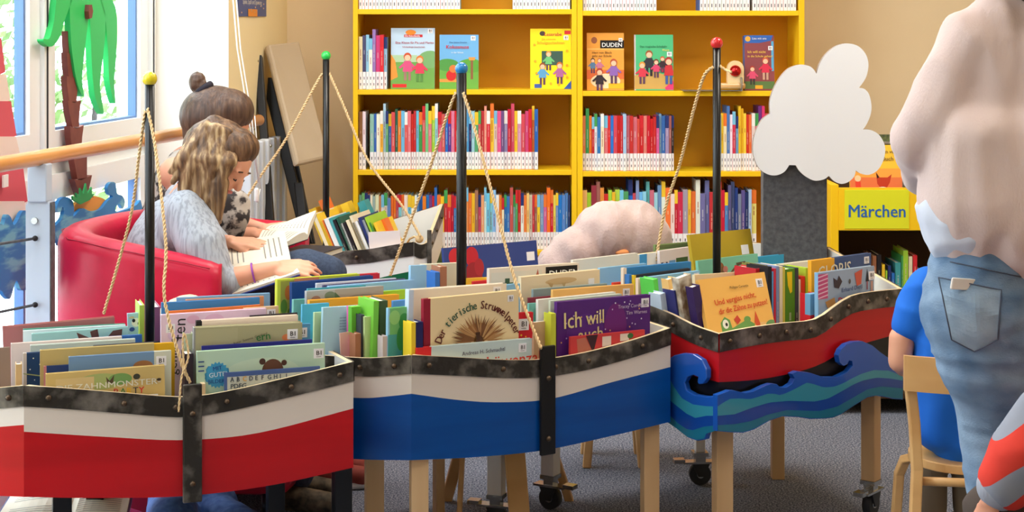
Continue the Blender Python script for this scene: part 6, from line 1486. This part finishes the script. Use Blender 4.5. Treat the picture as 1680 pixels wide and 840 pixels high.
def bent(pts, w_, d_, m, name, par):
    q = MB(); pts = [Vector(p) for p in pts]; rg = []
    for i, p in enumerate(pts):
        t = (pts[min(i+1, len(pts)-1)] - pts[max(i-1, 0)]).normalized(); sx = Vector((1, 0, 0)); sy = t.cross(sx).normalized(); sx = sy.cross(t).normalized()
        rg.append([q.bm.verts.new(p + sx*a*w_ + sy*b*d_) for a, b in ((-1, -1), (1, -1), (1, 1), (-1, 1))])
    q.mats.append(m)
    for i in range(len(rg)-1):
        for k in range(4): q.bm.faces.new([rg[i][k], rg[i][(k+1) % 4], rg[i+1][(k+1) % 4], rg[i+1][k]])
    q.bm.faces.new(rg[0]); q.bm.faces.new(rg[-1]); return T_(q.build(name, None, .004, True), par)
bent([(1.042, YC - .10, .545), (1.055, YC - .105, .42), (1.058, YC - .12, .30), (1.04, YC - .16, .13), (1.015, YC - .21, 0)], .014, .013, M_seat, 'leg', ch)
bent([(1.378, YC - .10, .545), (1.37, YC - .105, .42), (1.372, YC - .12, .30), (1.395, YC - .16, .13), (1.42, YC - .21, 0)], .014, .013, M_seat, 'leg', ch)
for x, s_ in ((1.10, 1), (1.34, -1)):
    bent([(x + .02*s_, YC + .0, .285), (x, YC + .08, .283), (x - .015*s_, YC + .125, .265), (x - .025*s_, YC + .15, .22), (x - .03*s_, YC + .165, .1), (x - .035*s_, YC + .18, 0)], .013, .012, M_seat, 'leg', ch)
q = MB(); q.prism([(1.22 + .145*math.cos(a*PI/16), YC + .03 + .15*math.sin(a*PI/16)) for a in range(32)], M_seat, Matrix.Identity(4), .286, .31); T_(q.build('seat', None, .005, True), ch)
q = MB(); q.tube([(1.065, YC - .11, .27), (1.2, YC - .13, .27), (1.375, YC - .11, .27)], .012, M_seat, 8); T_(q.build('seat_rail'), ch)
# --- child at the lower right corner in striped jumper
Y5 = 3.05
g5 = empty('person', (1.06, Y5, 0)); tag(g5, 'child in red and grey striped jumper crouching at lower right corner', 'person')
Q5 = lambda px, py, dy=0: tuple(W(px, py, Y5 + dy))
s5, e5, w5 = Q5(1728, 690, .02), Q5(1684, 750, 0), Q5(1650, 790, 0)
M_str = bpy.data.materials.new('striped_knit'); M_str.use_nodes = True
nt = M_str.node_tree; tc = nt.nodes.new('ShaderNodeTexCoord'); mp = nt.nodes.new('ShaderNodeMapping'); wv_ = nt.nodes.new('ShaderNodeTexWave'); rp = nt.nodes.new('ShaderNodeValToRGB')
mp.inputs['Rotation'].default_value = (0, math.radians(-52), 0); wv_.bands_direction = 'X'; wv_.inputs['Scale'].default_value = 3.3; wv_.inputs['Phase Offset'].default_value = 1.2
rp.color_ramp.interpolation = 'CONSTANT'; rp.color_ramp.elements[0].color = lin((150, 156, 172)); rp.color_ramp.elements[1].color = lin((226, 62, 48)); rp.color_ramp.elements[1].position = .5
nt.links.new(tc.outputs['Object'], mp.inputs[0]); nt.links.new(mp.outputs[0], wv_.inputs['Vector']); nt.links.new(wv_.outputs['Fac'], rp.inputs[0]); nt.links.new(rp.outputs[0], nt.nodes['Principled BSDF'].inputs['Base Color']); nt.nodes['Principled BSDF'].inputs['Roughness'].default_value = .9
b5 = [('c', (1.10, Y5 + .04, .74), (1.12, Y5 + .04, .36), .085, .10), ('c', s5, e5, .042, .036), ('c', e5, w5, .036, .028), ('c', w5, Q5(1625, 825, .0), .024, .02), ('c', (1.10, Y5 + .03, .80), (1.09, Y5, .86), .035, .035)] + headshape((1.09, Y5 - .01, .95), (-.3, -.7, -.3), (0, -.2, .95), .09)
b5 += hand(Q5(1625, 822, .0), (-.3, -.1, -1), (-.8, -.5, .2), .72, .4, 1)
T_(organic('body', b5, M_skin, None, .007, 3), g5); face(g5, (1.09, Y5 - .01, .95), (-.3, -.7, -.3), (0, -.2, .95), .09)
T_(organic('hair', [('e', (1.095, Y5 + .015, .975), (.096, .096, .092))], M_blond, None, .007, 3), g5)
T_(organic('jumper', [('c', s5, e5, .07, .066), ('c', e5, w5, .064, .050), ('c', (1.10, Y5 + .04, .74), (1.12, Y5 + .04, .42), .10, .115), ('c', (1.08, Y5 + .03, .74), s5, .07, .066)], M_str, None, .008, 6, fold=(.006, 9, (1, 1, 1))), g5)
T_(organic('cuff', [('c', Q5(1655, 784, 0), Q5(1642, 798, 0), .047, .045)], mat('cuff_grey_knit', (168, 172, 186), .9, bump=.5, bscale=60, stretch=(3, 3, .3)), None, .006, 4), g5)
T_(organic('trousers', [('c', Q5(1624, 838, .05), (1.1, Y5 + .1, .46), .048, .075), ('c', Q5(1624, 838, .05), (.95, Y5 + .08, .12), .048, .04), ('c', (1.1, Y5 + .05, .40), (1.2, Y5, .45), .095, .07), ('c', (1.2, Y5, .45), (1.2, Y5 + .05, .12), .055, .042)], mat('trousers_dark_brown', (84, 72, 66), .85, bump=.2, bscale=30), None, .008, 4, fold=(.005, 12, (1, 1, 1))), g5)
for p in ((.95, Y5 + .06), (1.2, Y5 + .03)): T_(organic('shoe', [('c', (p[0], p[1], .045), (p[0] - .03, p[1] - .09, .035), .042, .034)], M_ink, None, .007, 3), g5)
# ------------------------------------------------------------ plush animal and its stool
M_plush = mat('plush_pinkish_grey', (194, 170, 164), .95, c2=(182, 156, 150), scale=12, bump=.5, bscale=120, sheen=.4)
YP = 5.50
pl = empty('plush_animal', (.32, YP, .40)); tag(pl, 'big slumped pinkish grey plush animal sitting behind the books', 'plush toy')
Pp = lambda px, py, dy=0: tuple(W(px, py, YP + dy))
sh_ = [('e', Pp(1035, 395, .03), (.135, .13, .135)), ('e', Pp(1000, 385, .0), (.12, .12, .11)), ('e', Pp(950, 415, -.02), (.10, .11, .085)), ('e', Pp(1045, 440, .05), (.12, .12, .16)), ('c', Pp(1050, 360, .02), Pp(1080, 420, .02), .06, .06), ('c', (.33, YP + .03, .62), (.35, YP + .05, .50), .13, .12), ('c', Pp(940, 425, -.03), Pp(925, 440, -.03), .085, .09)]
T_(organic('body', sh_, M_plush, None, .010, 8, fold=(.0065, 13, (1.8, 1, .7))), pl)
T_(organic('ear', [('c', Pp(925, 410, -.03), Pp(903, 425, -.05), .028, .032), ('c', Pp(903, 425, -.05), Pp(893, 436, -.05), .03, .022)], M_plush, None, .007, 4, fold=(.004, 20, (1, 1, 1))), pl)
T_(organic('beak', [('e', Pp(1020, 414, -.10), (.026, .02, .012))], mat('beak_orange', (232, 150, 90), .8), None, .005, 3), pl)
sb = empty('plush_stool', (.34, YP + .05, 0)); tag(sb, 'round wooden stool carrying the plush animal', 'stool')
q = MB(); q.tube([(.34, YP + .05, .355), (.34, YP + .05, .385)], .14, M_seat, 32); T_(q.build('seat', None, .004), sb)
for a_ in range(4):
    an = PI/4 + a_*PI/2; bar('leg', (.34 + .09*math.cos(an), YP + .05 + .09*math.sin(an), .36), (.34 + .13*math.cos(an), YP + .05 + .13*math.sin(an), 0), (.014, .014), M_seat, sb)
# wooden stool standing under the blue boat
s2 = empty('wooden_stool', (-.02, 4.95, 0)); tag(s2, 'wooden stool with splayed legs standing under the blue boat', 'stool')
q = MB(); q.prism([(-.02 + .15*math.cos(a*PI/16), 4.90 + .13*math.sin(a*PI/16)) for a in range(32)], M_seat, Matrix.Identity(4), .31, .335); T_(q.build('seat', None, .004, True), s2)
def sleg(pt, pb, w_=(.018, .014)): bar('leg', pt, pb, w_, M_seat, s2)
sleg((-.12, 4.98, .315), (X(732, 5.08), 5.08, 0)); sleg((.08, 4.98, .315), (X(934, 5.08), 5.08, 0), (.014, .012)); sleg((.0, 4.82, .315), (X(856, 4.62), 4.62, 0), (.03, .014)); sleg((-.14, 4.84, .315), (X(752, 4.75), 4.75, 0), (.008, .012))
